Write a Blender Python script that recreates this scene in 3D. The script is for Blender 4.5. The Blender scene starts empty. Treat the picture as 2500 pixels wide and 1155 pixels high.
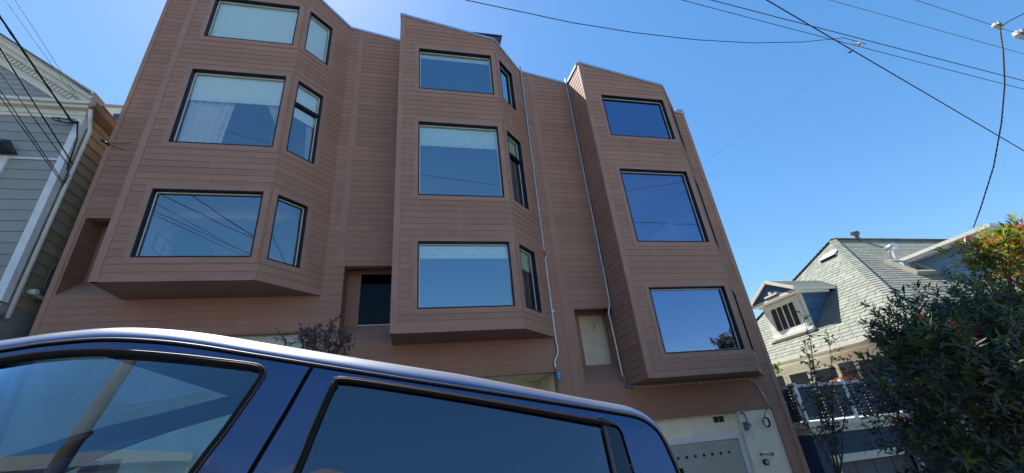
import bpy, math, random
from mathutils import Vector, Matrix
random.seed(7)
C = bpy.context.scene.collection
GR = 0.223                        # the street falls this much per metre to the right
TH = math.atan(GR)
def gz(x): return -GR * max(-45, min(45, x))

# ------------------------------------------------------------------ helpers
class MB:
    """collects faces and links them as one mesh object"""
    def __init__(s): s.v = []; s.f = []; s.m = []; s.sm = []
    def face(s, pts, mi=0, sm=False):
        n = len(s.v); s.v += [tuple(p) for p in pts]; s.f.append(tuple(range(n, n + len(pts)))); s.m.append(mi); s.sm.append(sm)
    def box(s, x0, x1, y0, y1, z0, z1, mi=0):
        s.hexa([(x0,y0,z0),(x1,y0,z0),(x1,y1,z0),(x0,y1,z0),(x0,y0,z1),(x1,y0,z1),(x1,y1,z1),(x0,y1,z1)], mi)
    def hexa(s, p, mi=0):
        n = len(s.v); s.v += [tuple(q) for q in p]
        for f in ((3,2,1,0),(4,5,6,7),(0,1,5,4),(1,2,6,5),(2,3,7,6),(3,0,4,7)):
            s.f.append(tuple(n+i for i in f)); s.m.append(mi); s.sm.append(False)
    def obox(s, O, U, V, N, u0, u1, v0, v1, n0, n1, mi=0):
        O, U, V, N = map(Vector, (O, U, V, N))
        P = lambda u, v, n: O + U*u + V*v + N*n
        s.hexa([P(u0,v0,n0),P(u1,v0,n0),P(u1,v0,n1),P(u0,v0,n1),P(u0,v1,n0),P(u1,v1,n0),P(u1,v1,n1),P(u0,v1,n1)], mi)
    def bar(s, a, b, w, h, mi=0, up=(0,0,1)):
        a, b = Vector(a), Vector(b); d = (b-a).normalized(); x = d.cross(Vector(up))
        if x.length < 1e-4: x = d.cross(Vector((1,0,0)))
        x.normalize(); y = x.cross(d)
        s.hexa([a-x*w/2-y*h/2, a+x*w/2-y*h/2, b+x*w/2-y*h/2, b-x*w/2-y*h/2, a-x*w/2+y*h/2, a+x*w/2+y*h/2, b+x*w/2+y*h/2, b-x*w/2+y*h/2], mi)
    def tube(s, path, r, n=8, mi=0, cap=True):
        path = [Vector(p) for p in path]; rs = r if isinstance(r, (list, tuple)) else [r]*len(path)
        base = len(s.v); px = None
        for i, p in enumerate(path):
            d = (path[min(i+1, len(path)-1)] - path[max(i-1, 0)])
            d = d.normalized() if d.length > 1e-9 else Vector((0,0,1))
            x = (px - d*px.dot(d)) if px else d.cross(Vector((0.13,0.31,0.94)))
            x.normalize(); px = x; y = d.cross(x)
            for k in range(n):
                t = 2*math.pi*k/n; s.v.append(tuple(p + x*(rs[i]*math.cos(t)) + y*(rs[i]*math.sin(t))))
        for i in range(len(path)-1):
            for k in range(n):
                a = base+i*n+k; b = base+i*n+(k+1) % n
                s.f.append((a, b, b+n, a+n)); s.m.append(mi); s.sm.append(True)
        if cap:
            s.f.append(tuple(base+k for k in range(n-1, -1, -1))); s.m.append(mi); s.sm.append(False)
            e = base+(len(path)-1)*n; s.f.append(tuple(e+k for k in range(n))); s.m.append(mi); s.sm.append(False)
    def grid(s, rows, mi=0, sm=True, close=False):
        base = len(s.v); n = len(rows[0])
        for r in rows: s.v += [tuple(p) for p in r]
        for i in range(len(rows)-1):
            for k in range(n if close else n-1):
                k2 = (k+1) % n
                s.f.append((base+i*n+k, base+i*n+k2, base+(i+1)*n+k2, base+(i+1)*n+k)); s.m.append(mi); s.sm.append(sm)
    def prism(s, poly, ext, mi=0):
        poly = [Vector(p) for p in poly]; ext = Vector(ext); b = [p+ext for p in poly]; n = len(poly)
        s.face(poly, mi); s.face(b[::-1], mi)
        for i in range(n): s.face([poly[i], poly[(i+1) % n], b[(i+1) % n], b[i]], mi)
    def build(s, name, mats, parent=None, org=None, rel=True):
        if not isinstance(mats, (list, tuple)): mats = [mats]
        off = Vector((0,0,0))
        if parent is not None and rel:
            r = parent
            while r.parent: r = r.parent
            off = r.location
        elif org is not None: off = Vector(org)
        me = bpy.data.meshes.new(name)
        me.from_pydata([tuple(Vector(v)-off) for v in s.v], [], s.f)
        for m in mats: me.materials.append(m)
        me.polygons.foreach_set('material_index', s.m); me.polygons.foreach_set('use_smooth', s.sm); me.update()
        o = bpy.data.objects.new(name, me); C.objects.link(o)
        if parent is not None: o.parent = parent
        elif org is not None: o.location = off
        return o
def tag(o, label=None, cat=None, group=None, kind=None):
    for k, v in (('label', label), ('category', cat), ('group', group), ('kind', kind)):
        if v: o[k] = v
    return o
def thing(name, label, cat, loc=(0,0,0), rot=(0,0,0), group=None):
    o = bpy.data.objects.new(name, None); C.objects.link(o); o.location = loc; o.rotation_euler = rot
    o.empty_display_size = .2
    return tag(o, label, cat, group)

# ------------------------------------------------------------------ materials
def _nt(name):
    m = bpy.data.materials.new(name); m.use_nodes = True; nt = m.node_tree
    return m, nt, nt.nodes['Principled BSDF']
def mat(name, col, rough=.6, var=.12, scale=3., bump=0., bscale=40., metal=0., coat=0., spec=.5, stretch=None, fine=.0):
    m, nt, b = _nt(name); N = nt.nodes; L = nt.links
    b.inputs['Roughness'].default_value = rough; b.inputs['Metallic'].default_value = metal
    b.inputs['Specular IOR Level'].default_value = spec
    if coat: b.inputs['Coat Weight'].default_value = coat; b.inputs['Coat Roughness'].default_value = .03
    g = N.new('ShaderNodeNewGeometry'); vec = g.outputs['Position']
    if stretch:
        mp = N.new('ShaderNodeVectorMath'); mp.operation = 'MULTIPLY'; mp.inputs[1].default_value = stretch
        L.new(vec, mp.inputs[0]); vec = mp.outputs[0]
    no = N.new('ShaderNodeTexNoise'); no.inputs['Scale'].default_value = scale; no.inputs['Detail'].default_value = 6
    L.new(vec, no.inputs['Vector'])
    mr = N.new('ShaderNodeMapRange'); mr.inputs[1].default_value = .3; mr.inputs[2].default_value = .7
    mr.inputs[3].default_value = 1-var; mr.inputs[4].default_value = 1+var; L.new(no.outputs['Fac'], mr.inputs[0])
    sc = N.new('ShaderNodeVectorMath'); sc.operation = 'SCALE'; sc.inputs[0].default_value = col; L.new(mr.outputs[0], sc.inputs['Scale'])
    L.new(sc.outputs[0], b.inputs['Base Color'])
    if bump:
        n2 = N.new('ShaderNodeTexNoise'); n2.inputs['Scale'].default_value = bscale; n2.inputs['Detail'].default_value = 4; L.new(vec, n2.inputs['Vector'])
        bp = N.new('ShaderNodeBump'); bp.inputs['Strength'].default_value = bump; bp.inputs['Distance'].default_value = .01
        L.new(n2.outputs['Fac'], bp.inputs['Height']); L.new(bp.outputs[0], b.inputs['Normal'])
    return m
def siding(name, col, expo, zoff=0., var=.1, rough=.7, axis='Z', grain=.35):
    """painted boards: each course, and each board in it, its own slight tone, with a stretched wood grain"""
    m, nt, b = _nt(name); N = nt.nodes; L = nt.links
    b.inputs['Roughness'].default_value = rough; b.inputs['Specular IOR Level'].default_value = .3
    g = N.new('ShaderNodeNewGeometry'); sp = N.new('ShaderNodeSeparateXYZ'); L.new(g.outputs['Position'], sp.inputs[0])
    def M(op, a, bb=0.):
        n = N.new('ShaderNodeMath'); n.operation = op
        for i, q in enumerate((a, bb)):
            if isinstance(q, (int, float)): n.inputs[i].default_value = q
            else: L.new(q, n.inputs[i])
        return n.outputs[0]
    row = M('FLOOR', M('DIVIDE', M('SUBTRACT', sp.outputs['Z'], zoff), expo))
    along = M('ADD', sp.outputs['X'], M('MULTIPLY', sp.outputs['Y'], .71))
    wn0 = N.new('ShaderNodeTexWhiteNoise'); wn0.noise_dimensions = '1D'; L.new(row, wn0.inputs['W'])
    seg = M('FLOOR', M('DIVIDE', M('ADD', along, M('MULTIPLY', wn0.outputs['Value'], 3.6)), 3.6))
    wn = N.new('ShaderNodeTexWhiteNoise'); wn.noise_dimensions = '2D'
    cb = N.new('ShaderNodeCombineXYZ'); L.new(row, cb.inputs[0]); L.new(seg, cb.inputs[1]); L.new(cb.outputs[0], wn.inputs['Vector'])
    st = N.new('ShaderNodeVectorMath'); st.operation = 'MULTIPLY'; st.inputs[1].default_value = (1.6, 1.6, 34.); L.new(g.outputs['Position'], st.inputs[0])
    no = N.new('ShaderNodeTexNoise'); no.inputs['Scale'].default_value = 1.6; no.inputs['Detail'].default_value = 7; no.inputs['Roughness'].default_value = .65; L.new(st.outputs[0], no.inputs['Vector'])
    nb = N.new('ShaderNodeTexNoise'); nb.inputs['Scale'].default_value = .55; nb.inputs['Detail'].default_value = 4; L.new(g.outputs['Position'], nb.inputs['Vector'])
    t = M('ADD', M('MULTIPLY', M('SUBTRACT', wn.outputs['Value'], .5), var*1.7), M('MULTIPLY', M('SUBTRACT', no.outputs['Fac'], .5), var*3.4))
    t = M('ADD', t, M('MULTIPLY', M('SUBTRACT', nb.outputs['Fac'], .5), var*2.2))
    sv = N.new('ShaderNodeVectorMath'); sv.operation = 'MULTIPLY'; sv.inputs[1].default_value = (5., 5., .22); L.new(g.outputs['Position'], sv.inputs[0])
    nv = N.new('ShaderNodeTexNoise'); nv.inputs['Scale'].default_value = 1.5; nv.inputs['Detail'].default_value = 4; L.new(sv.outputs[0], nv.inputs['Vector'])   # faint rain streaks
    t = M('ADD', t, M('MULTIPLY', M('SUBTRACT', nv.outputs['Fac'], .5), var*3.))
    t = M('ADD', t, 1.)
    sc = N.new('ShaderNodeVectorMath'); sc.operation = 'SCALE'; sc.inputs[0].default_value = col; L.new(t, sc.inputs['Scale'])
    L.new(sc.outputs[0], b.inputs['Base Color'])
    bp = N.new('ShaderNodeBump'); bp.inputs['Strength'].default_value = grain; bp.inputs['Distance'].default_value = .004
    L.new(no.outputs['Fac'], bp.inputs['Height']); L.new(bp.outputs[0], b.inputs['Normal'])
    return m
def glass(name, k=1.5, c=.1, tint=(.8,.88,.87), gloss=(.95,.97,1.), rough=.0, wav=.02, ior=1.5):
    m, nt, b = _nt(name); N = nt.nodes; L = nt.links; N.remove(b)
    out = N['Material Output']
    tr = N.new('ShaderNodeBsdfTransparent'); tr.inputs[0].default_value = (*tint, 1)
    gl = N.new('ShaderNodeBsdfGlossy'); gl.inputs['Color'].default_value = (*gloss, 1); gl.inputs['Roughness'].default_value = rough
    fr = N.new('ShaderNodeFresnel'); fr.inputs['IOR'].default_value = ior
    ma = N.new('ShaderNodeMath'); ma.operation = 'MULTIPLY_ADD'; ma.inputs[1].default_value = k; ma.inputs[2].default_value = c; ma.use_clamp = True
    L.new(fr.outputs[0], ma.inputs[0])
    if wav:
        g = N.new('ShaderNodeNewGeometry'); no = N.new('ShaderNodeTexNoise'); no.inputs['Scale'].default_value = 1.3; no.inputs['Detail'].default_value = 1
        L.new(g.outputs['Position'], no.inputs['Vector'])
        bp = N.new('ShaderNodeBump'); bp.inputs['Strength'].default_value = wav; bp.inputs['Distance'].default_value = .05
        L.new(no.outputs['Fac'], bp.inputs['Height']); L.new(bp.outputs[0], gl.inputs['Normal'])
    mx = N.new('ShaderNodeMixShader'); L.new(ma.outputs[0], mx.inputs[0]); L.new(tr.outputs[0], mx.inputs[1]); L.new(gl.outputs[0], mx.inputs[2])
    L.new(mx.outputs[0], out.inputs[0]); return m
def leafmat(name, col, var=.35, trans=.35, rough=.42):
    m, nt, b = _nt(name); N = nt.nodes; L = nt.links; out = N['Material Output']
    oi = N.new('ShaderNodeNewGeometry')
    mr = N.new('ShaderNodeMapRange'); mr.inputs[3].default_value = 1-var; mr.inputs[4].default_value = 1+var; L.new(oi.outputs['Random Per Island'], mr.inputs[0])
    sc = N.new('ShaderNodeVectorMath'); sc.operation = 'SCALE'; sc.inputs[0].default_value = col; L.new(mr.outputs[0], sc.inputs['Scale'])
    L.new(sc.outputs[0], b.inputs['Base Color']); b.inputs['Roughness'].default_value = rough
    t = N.new('ShaderNodeBsdfTranslucent'); s2 = N.new('ShaderNodeVectorMath'); s2.operation = 'MULTIPLY'; s2.inputs[1].default_value = (1.9, 2.0, .7)
    L.new(sc.outputs[0], s2.inputs[0]); L.new(s2.outputs[0], t.inputs[0])
    mx = N.new('ShaderNodeMixShader'); mx.inputs[0].default_value = trans; L.new(b.outputs[0], mx.inputs[1]); L.new(t.outputs[0], mx.inputs[2]); L.new(mx.outputs[0], out.inputs[0])
    return m

BROWN = (.355,.197,.140)
EXPO = .1455
M = {}
M['siding'] = siding('brown_boards', BROWN, EXPO, var=.085)
M['trim'] = mat('brown_trim', (.355,.202,.146), .65, .08, 2.5, .15, 60)
M['coping'] = mat('galvanised', (.55,.57,.6), .38, .12, 6, metal=.85)
M['frame'] = mat('window_black', (.008,.010,.020), .5, .1, spec=.25)
M['sash'] = mat('white_sash', (.72,.74,.74), .4, .05)
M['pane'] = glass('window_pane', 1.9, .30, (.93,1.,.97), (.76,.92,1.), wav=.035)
M['pane3'] = glass('deep_reflection_pane', 1.9, .30, (.85,.92,1.), (.50,.66,1.), wav=.035)  # right bay: same glass, its darker sky reflection put into the tint
M['pane1'] = glass('clear_pane', 1.6, .24, (.96,1.,.98), (.8,.94,1.), wav=.035)
M['dpane'] = glass('dark_pane', .35, .0, (.2,.22,.22))
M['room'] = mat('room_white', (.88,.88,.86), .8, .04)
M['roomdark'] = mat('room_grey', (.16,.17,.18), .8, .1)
M['void'] = mat('dark_room', (.03,.032,.034), .9, .1)
M['roomfloor'] = mat('room_floor', (.2,.13,.08), .5, .2)
M['blind'] = mat('blind_cloth', (.92,.95,.84), .8, .03, 20)
M['curtain'] = mat('curtain_cloth', (.74,.73,.68), .85, .06, 10)
M['stucco'] = mat('cream_stucco', (.90,.82,.60), .85, .08, 3, .4, 70)
M['stuccow'] = mat('white_stucco', (.88,.80,.63), .85, .06, 3, .4, 70)
M['shaft'] = mat('niche_stucco', (.86,.78,.62), .9, .18, 1.7, .5, 25)
M['greydoor'] = mat('grey_paint', (.42,.41,.36), .55, .05)
M['white'] = mat('white_paint', (.78,.78,.75), .5, .05, 4)
M['black'] = mat('black_metal', (.012,.012,.013), .45, .1)
M['steel'] = mat('conduit_steel', (.62,.63,.65), .35, .08, 8, metal=.8)
M['bluecap'] = mat('blue_plastic', (.06,.42,.85), .4, .05)
M['wire'] = mat('cable_black', (.018,.018,.022), .6, .1)
M['wiregrey'] = mat('cable_grey', (.16,.17,.2), .6, .1)
M['porcelain'] = mat('insulator', (.62,.58,.5), .3, .1)
M['asphalt'] = mat('asphalt', (.06,.06,.062), .9, .25, 1.2, .5, 90)
M['concrete'] = mat('concrete', (.10,.098,.094), .9, .15, 1.5, .3, 60)
M['roofgravel'] = mat('roof_felt', (.22,.22,.22), .95, .15)

# ------------------------------------------------------------------ wall building
def subtract(rects, op):
    out = []; a0, a1, b0, b1 = op
    for (u0, u1, v0, v1) in rects:
        if a1 <= u0 or a0 >= u1 or b1 <= v0 or b0 >= v1: out.append((u0, u1, v0, v1)); continue
        if a0 > u0: out.append((u0, a0, v0, v1))
        if a1 < u1: out.append((a1, u1, v0, v1))
        l, r = max(u0, a0), min(u1, a1)
        if b0 > v0: out.append((l, r, v0, b0))
        if b1 < v1: out.append((l, r, b1, v1))
    return out
def clip(poly, h):
    a, b, c = h; out = []
    for i in range(len(poly)):
        p, q = poly[i], poly[(i+1) % len(poly)]
        dp, dq = a*p[0]+b*p[1]-c, a*q[0]+b*q[1]-c
        if dp <= 0: out.append(p)
        if (dp < 0 < dq) or (dq < 0 < dp):
            t = dp/(dp-dq); out.append((p[0]+(q[0]-p[0])*t, p[1]+(q[1]-p[1])*t))
    return out
def lap(mb, O, U, V, N, rects, expo=EXPO, t=.0078, off=0., clips=(), mi=0, base=0., back=None):
    """real lapped courses on every rectangle, each course thicker at its lower edge"""
    O, U, V, N = map(Vector, (O, U, V, N))
    for (u0, u1, v0, v1) in rects:
        k = math.floor((v0-off)/expo + 1e-6)
        while off+k*expo < v1-1e-6:
            r0 = off+k*expo; a, b = max(v0, r0), min(v1, r0+expo); k += 1
            poly = [(u0,a),(u1,a),(u1,b),(u0,b)]
            for h in clips: poly = clip(poly, h) if len(poly) > 2 else poly
            if len(poly) < 3: continue
            P = lambda u, v: O+U*u+V*v+N*(base+t*(1-(v-r0)/expo))
            mb.face([P(*q) for q in poly], mi)
            if abs(a-r0) < 1e-6:
                e = sorted(q for q in poly if abs(q[1]-a) < 1e-6)
                if len(e) >= 2:
                    l, r = e[0][0], e[-1][0]
                    mb.face([O+U*l+V*a+N*(base-.002), O+U*r+V*a+N*(base-.002), P(r, a), P(l, a)], mi)
        if back is not None:
            poly = [(u0,v0),(u1,v0),(u1,v1),(u0,v1)]
            for h in clips: poly = clip(poly, h) if len(poly) > 2 else poly
            if len(poly) > 2: mb.face([O+U*u+V*v-N*back for u, v in poly], mi)
X_, Y_, Z_ = Vector((1,0,0)), Vector((0,1,0)), Vector((0,0,1))

# ------------------------------------------------------------------ ground
def sheet(name, x0, x1, y0, y1, dz, m, nx=60, label=None):
    mb = MB(); xs = [x0+(x1-x0)*i/nx for i in range(nx+1)]
    mb.grid([[(x, y, gz(x)+dz) for x in xs] for y in (y0, y1)], 0, True)
    return tag(mb.build(name, m), None, None, None, 'structure')
sheet('ground', -300, 300, -250, 350, -.03, mat('earth', (.12,.1,.07), .95, .3, .6), 120)
sheet('road', -120, 120, -5.6, 3.62, 0, M['asphalt'])
mb = MB()
for (ya, yb) in ((3.62, 8.95), (-11.4, -5.6)):
    xs = [-120+4*i for i in range(61)]
    for i in range(60):
        a, b = xs[i], xs[i+1]
        mb.hexa([(a,ya,gz(a)-.2),(b,ya,gz(b)-.2),(b,yb,gz(b)-.2),(a,yb,gz(a)-.2),(a,ya,gz(a)+.13),(b,ya,gz(b)+.13),(b,yb,gz(b)+.13),(a,yb,gz(a)+.13)])
tag(mb.build('pavement', M['concrete']), kind='structure')

# ------------------------------------------------------------------ brown apartment building
YW, YF = 8.72, 7.80
BX = [-5.25, -.435, 4.40]; BB = [4.63, 3.57, 2.50]
ROWS = [(.44,1.845),(2.93,4.945),(5.98,7.38)]
WB, CH = 2.475, 1.30
zw = lambda x: 12.19-.224*x
zf = lambda x: 12.09-.236*x
S2 = math.sqrt(.5)
XL, XR = -6.44, 8.12
apt = thing('apartment_building', 'brown board clad apartment building with three stepped window bays behind the parked car', 'building', (0.8, YW, 0))
nich = [(-6.30,-5.25,4.74,6.33),(-1.46,-.435,3.66,5.27),(3.46,4.40,2.57,4.19)]
zones = [(-6.32,-2.02,3.90),(-1.5,2.85,2.87),(3.4,7.73,1.80)]
wall = MB(); rects = [(XL, XR, -3.2, 16)]
for k in range(3): rects = subtract(rects, (BX[k], BX[k]+WB+CH*S2, BB[k], 20))
for n in nich: rects = subtract(rects, n)
for z in zones: rects = subtract(rects, (z[0], z[1], -9, z[2]))
strips = [(-1.63,-1.48,5.27,20),(3.18,3.33,1.8,20)]
for s in strips: rects = subtract(rects, s)
rects = subtract(rects, (8.0, XR, -9, 20)); rects = subtract(rects, (XL, XL+.09, -9, 20))
lap(wall, (0,YW,0), X_, Z_, -Y_, rects, clips=[(.224,1,12.19)], back=.1)
for (a, b, c, d) in strips: wall.obox((0,YW,0), X_, Z_, -Y_, a, b, c, zw((a+b)/2)-.02, -.1, .013, 1)
wall.obox((0,YW,0), X_, Z_, -Y_, 8.0, XR, -4, zw(8.06)-.02, -.1, .013, 1)
wall.obox((0,YW,0), X_, Z_, -Y_, XL, XL+.09, 2, zw(XL+.04)-.02, -.1, .013, 1)
# jambs of the skirt and undersides
for (a, b, zt) in zones:
    wall.box(a, b, YW+.001, YW+.12, zt-.004, zt+.06, 1)
    wall.box(a-.02, a, YW, YW+.3, -3.5, zt, 1); wall.box(b, b+.02, YW, YW+.3, -3.5, zt, 1)
# side and rear walls
lap(wall, (XR,0,0), Y_, Z_, X_, [(YW, 19, -5, zw(XR))]); lap(wall, (XL,0,0), Y_, Z_, -X_, [(YW, 19, -1, zw(XL))])
lap(wall, (0,19,0), X_, Z_, Y_, [(XL, XR, -5, 16)], clips=[(.224,1,12.19)])
wall.build('wall', [M['siding'], M['trim']], apt)
def bayframe(k):
    x0 = BX[k]; A = Vector((x0, YF, 0)); B = Vector((x0+WB, YF, 0))
    return A, B, Vector((S2, S2, 0)), Vector((S2, -S2, 0))
def rows_open(k, u0, u1, pad):
    return [(u0-pad, u1+pad, BB[k]+a-pad, BB[k]+b+pad) for a, b in ROWS]
CW = .105     # casing width
for k in range(3):
    bay = MB(); A, B, UC, NC = bayframe(k); x0 = BX[k]; b = BB[k]
    # front
    r = [(.11, WB, b+.10, 20)]
    for o in rows_open(k, .465, 2.335, CW): r = subtract(r, o)
    lap(bay, A, X_, Z_, -Y_, r, clips=[(.236,1,zf(x0))])
    rb = [(0, WB, b, 20)]
    for o in rows_open(k, .465, 2.335, 0): rb = subtract(rb, o)
    for q in rb:
        p = clip([(q[0],q[2]),(q[1],q[2]),(q[1],q[3]),(q[0],q[3])], (.236,1,zf(x0)))
        if len(p) > 2: bay.face([A+X_*u+Z_*v+Y_*.16 for u, v in p]); bay.face([A+X_*u+Z_*v+Y_*.002 for u, v in p])
    bay.obox(A, X_, Z_, -Y_, -.013, .11, b, zf(x0+.05)-.03, -.06, .013, 1)
    bay.obox(A, X_, Z_, -Y_, .11, WB, b-.004, b+.10, -.06, .0125, 1)
    # chamfer
    m = (zw(x0+WB+CH*S2)-zf(x0+WB))/CH; cl = (-m, 1, zf(x0+WB))
    r = [(0, CH, b+.10, 20)]
    for o in rows_open(k, .12, .765, CW): r = subtract(r, o)
    lap(bay, B, UC, Z_, NC, r, clips=[cl])
    rb = [(0, CH, b, 20)]
    for o in rows_open(k, .12, .765, 0): rb = subtract(rb, o)
    for q in rb:
        p = clip([(q[0],q[2]),(q[1],q[2]),(q[1],q[3]),(q[0],q[3])], cl)
        if len(p) > 2: bay.face([B+UC*u+Z_*v-NC*.16 for u, v in p]); bay.face([B+UC*u+Z_*v-NC*.002 for u, v in p])
    bay.obox(B, UC, Z_, NC, 0.0, CH, b-.004, b+.10, -.06, .0125, 1)
    # casings, mitred look: verticals between horizontals
    for (O, U, Nn, u0, u1) in ((A, X_, -Y_, .465, 2.335), (B, UC, NC, .12, .765)):
        for (za, zb) in ROWS:
            za += b; zb += b
            bay.obox(O, U, Z_, Nn, u0-CW, u0, za-CW, zb+CW, -.05, .0125, 1); bay.obox(O, U, Z_, Nn, u1, u1+CW, za-CW, zb+CW, -.05, .0125, 1)
            bay.obox(O, U, Z_, Nn, u0, u1, za-CW, za, -.05, .0120, 1); bay.obox(O, U, Z_, Nn, u0, u1, zb, zb+CW, -.05, .0120, 1)
    # left flank, and its run on into the niche
    ml = (zw(x0)-zf(x0))/(YW-YF)
    lap(bay, (x0,YF,0), Y_, Z_, -X_, [(0.004, YW-YF, b, 20)], clips=[(-ml,1,zf(x0))], back=.1)
    n = nich[k]; lap(bay, (x0,YW,0), Y_, Z_, -X_, [(0, .55, min(n[2], b), n[3])])
    # soffit
    yw = YW
    bay.face([(x0,YF,b),(x0+WB,YF,b),(x0+WB+CH*S2,yw,b),(x0,yw,b)], 1)
    bay.build('bay', [M['siding'], M['trim']], apt)
# niches
for k, (xa, xb, za, zb) in enumerate(nich):
    mb = MB(); y1 = YW+.5
    lap(mb, (xa,YW,0), Y_, Z_, X_, [(0,.5,za,zb+.14)])
    mb.face([(xa,YW,zb),(xb,YW,zb),(xb,y1,zb+.12),(xa,y1,zb+.12)], 1)
    mb.face([(xa,YW-.004,za),(xb,YW-.004,za),(xb,y1,za+.46),(xa,y1,za+.46)], 1)
    mb.box(xa, xa+.28, y1, y1+.08, za, zb+.2, 1); mb.box(xa+.28, xb+.02, y1, y1+.08, zb+.02, zb+.2, 1); mb.box(xa+.28, xb+.02, y1-.01, y1+.08, za+.40, za+.46, 1)
    nb = mb.build('niche', [M['siding'], M['trim']], apt)
    q = MB()
    if k == 2:
        q.box(xa+.2, xb+.3, y1+.22, y1+.3, za+.3, zb+.3, 0); q.tube([(xa+.72,y1+.215,zb-.16),(xa+.75,y1+.212,zb-.25),(xa+.73,y1+.215,zb-.3)], .008, 5, 1)
        q.build('stucco_panel', [M['shaft'], M['black']], apt)
    else:
        q.box(xa+.1, xb+.3, y1+1.6, y1+1.7, za, zb+.6, 0); q.box(xa+.1, xa+.15, y1+.1, y1+1.7, za, zb+.6, 0); q.box(xb+.25, xb+.3, y1+.1, y1+1.7, za, zb+.6, 0)
        q.box(xa+.1, xb+.3, y1+.1, y1+1.7, zb+.5, zb+.6, 0); q.box(xa+.1, xb+.3, y1+.1, y1+1.7, za+.2, za+.3, 0); q.build('dark_room', M['void'], apt)
        q = MB(); q.obox((xa+.28,y1,0), X_, Z_, -Y_, 0, xb-xa-.28, za+.46, zb+.03, -.05, -.045); q.build('niche_pane', M['dpane'], apt)
        if k == 1:
            q = MB(); q.box(xa+.28, xb, y1-.02, y1-.012, za+.46, za+.475); q.box(xa+.66, xa+.668, y1+.1, y1+.105, za+.46, za+.62); q.build('window_rail', M['sash'], apt)
# windows
def window(O, U, Nn, u0, u1, za, zb, transom=None, blind=0., sashes=True):
    mb = MB(); f = .024
    for (a, b, c, d) in ((u0,u0+f,za,zb),(u1-f,u1,za,zb),(u0+f,u1-f,za,za+f),(u0+f,u1-f,zb-f,zb)):
        mb.obox(O, U, Z_, Nn, a, b, c, d, -.15, .016)
    if transom: mb.obox(O, U, Z_, Nn, u0+f, u1-f, transom-.035, transom+.035, -.14, -.03)
    w = mb.build('window', M['frame'], apt)
    p = MB()
    P = lambda u, v, n: O+U*u+Z_*v+Nn*n
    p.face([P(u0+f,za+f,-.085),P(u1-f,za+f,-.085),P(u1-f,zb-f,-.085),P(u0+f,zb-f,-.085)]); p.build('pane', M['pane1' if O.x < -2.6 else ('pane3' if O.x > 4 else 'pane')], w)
    s = MB(); g = .020
    for (a, b, c, d) in ((u0+f,u0+f+g,za+f,zb-f),(u1-f-g,u1-f,za+f,zb-f),(u0+f+g,u1-f-g,za+f,za+f+g),(u0+f+g,u1-f-g,zb-f-g,zb-f)):
        s.obox(O, U, Z_, Nn, a, b, c, d, -.125, -.081)
    s.build('inner_sash', M['sash'], w)
    if blind:
        bl = MB(); bl.obox(O, U, Z_, Nn, u0+f+.01, u1-f-.01, zb-f-blind*(zb-za-2*f), zb-f-.02, -.145, -.141)
        bl.obox(O, U, Z_, Nn, u0+f+.01, u1-f-.01, zb-f-blind*(zb-za-2*f)-.03, zb-f-blind*(zb-za-2*f), -.153, -.133)
        bl.obox(O, U, Z_, Nn, u0+f+.01, u1-f-.01, zb-f-.09, zb-f-.01, -.16, -.135)
        bl.build('roller_blind', M['blind'], w)
    return w
def curtain(w, O, U, Nn, zt, zb_, lt, rt, lb, rb, n=.21, folds=7, bow=0.):
    mb = MB(); rows = []
    for j in range(13):
        t = j/12; z = zt+(zb_-zt)*t; tt = t**(1+bow)
        l = lt+(lb-lt)*tt; r = rt+(rb-rt)*tt
        rows.append([O+U*(l+(r-l)*i/60)+Z_*z+Nn*(-n+.028*math.sin(i/60*folds*6.283+.6*math.sin(3*t))) for i in range(61)])
    mb.grid(rows); mb.build('curtain', M['curtain'], w)
BL = {(0,2):(1.0,.9),(0,1):(.36,.45),(0,0):(0,0),(1,2):(.10,0),(1,1):(.27,.3),(1,0):(.2,.3),(2,2):(0,0),(2,1):(0,0),(2,0):(0,0)}
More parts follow.
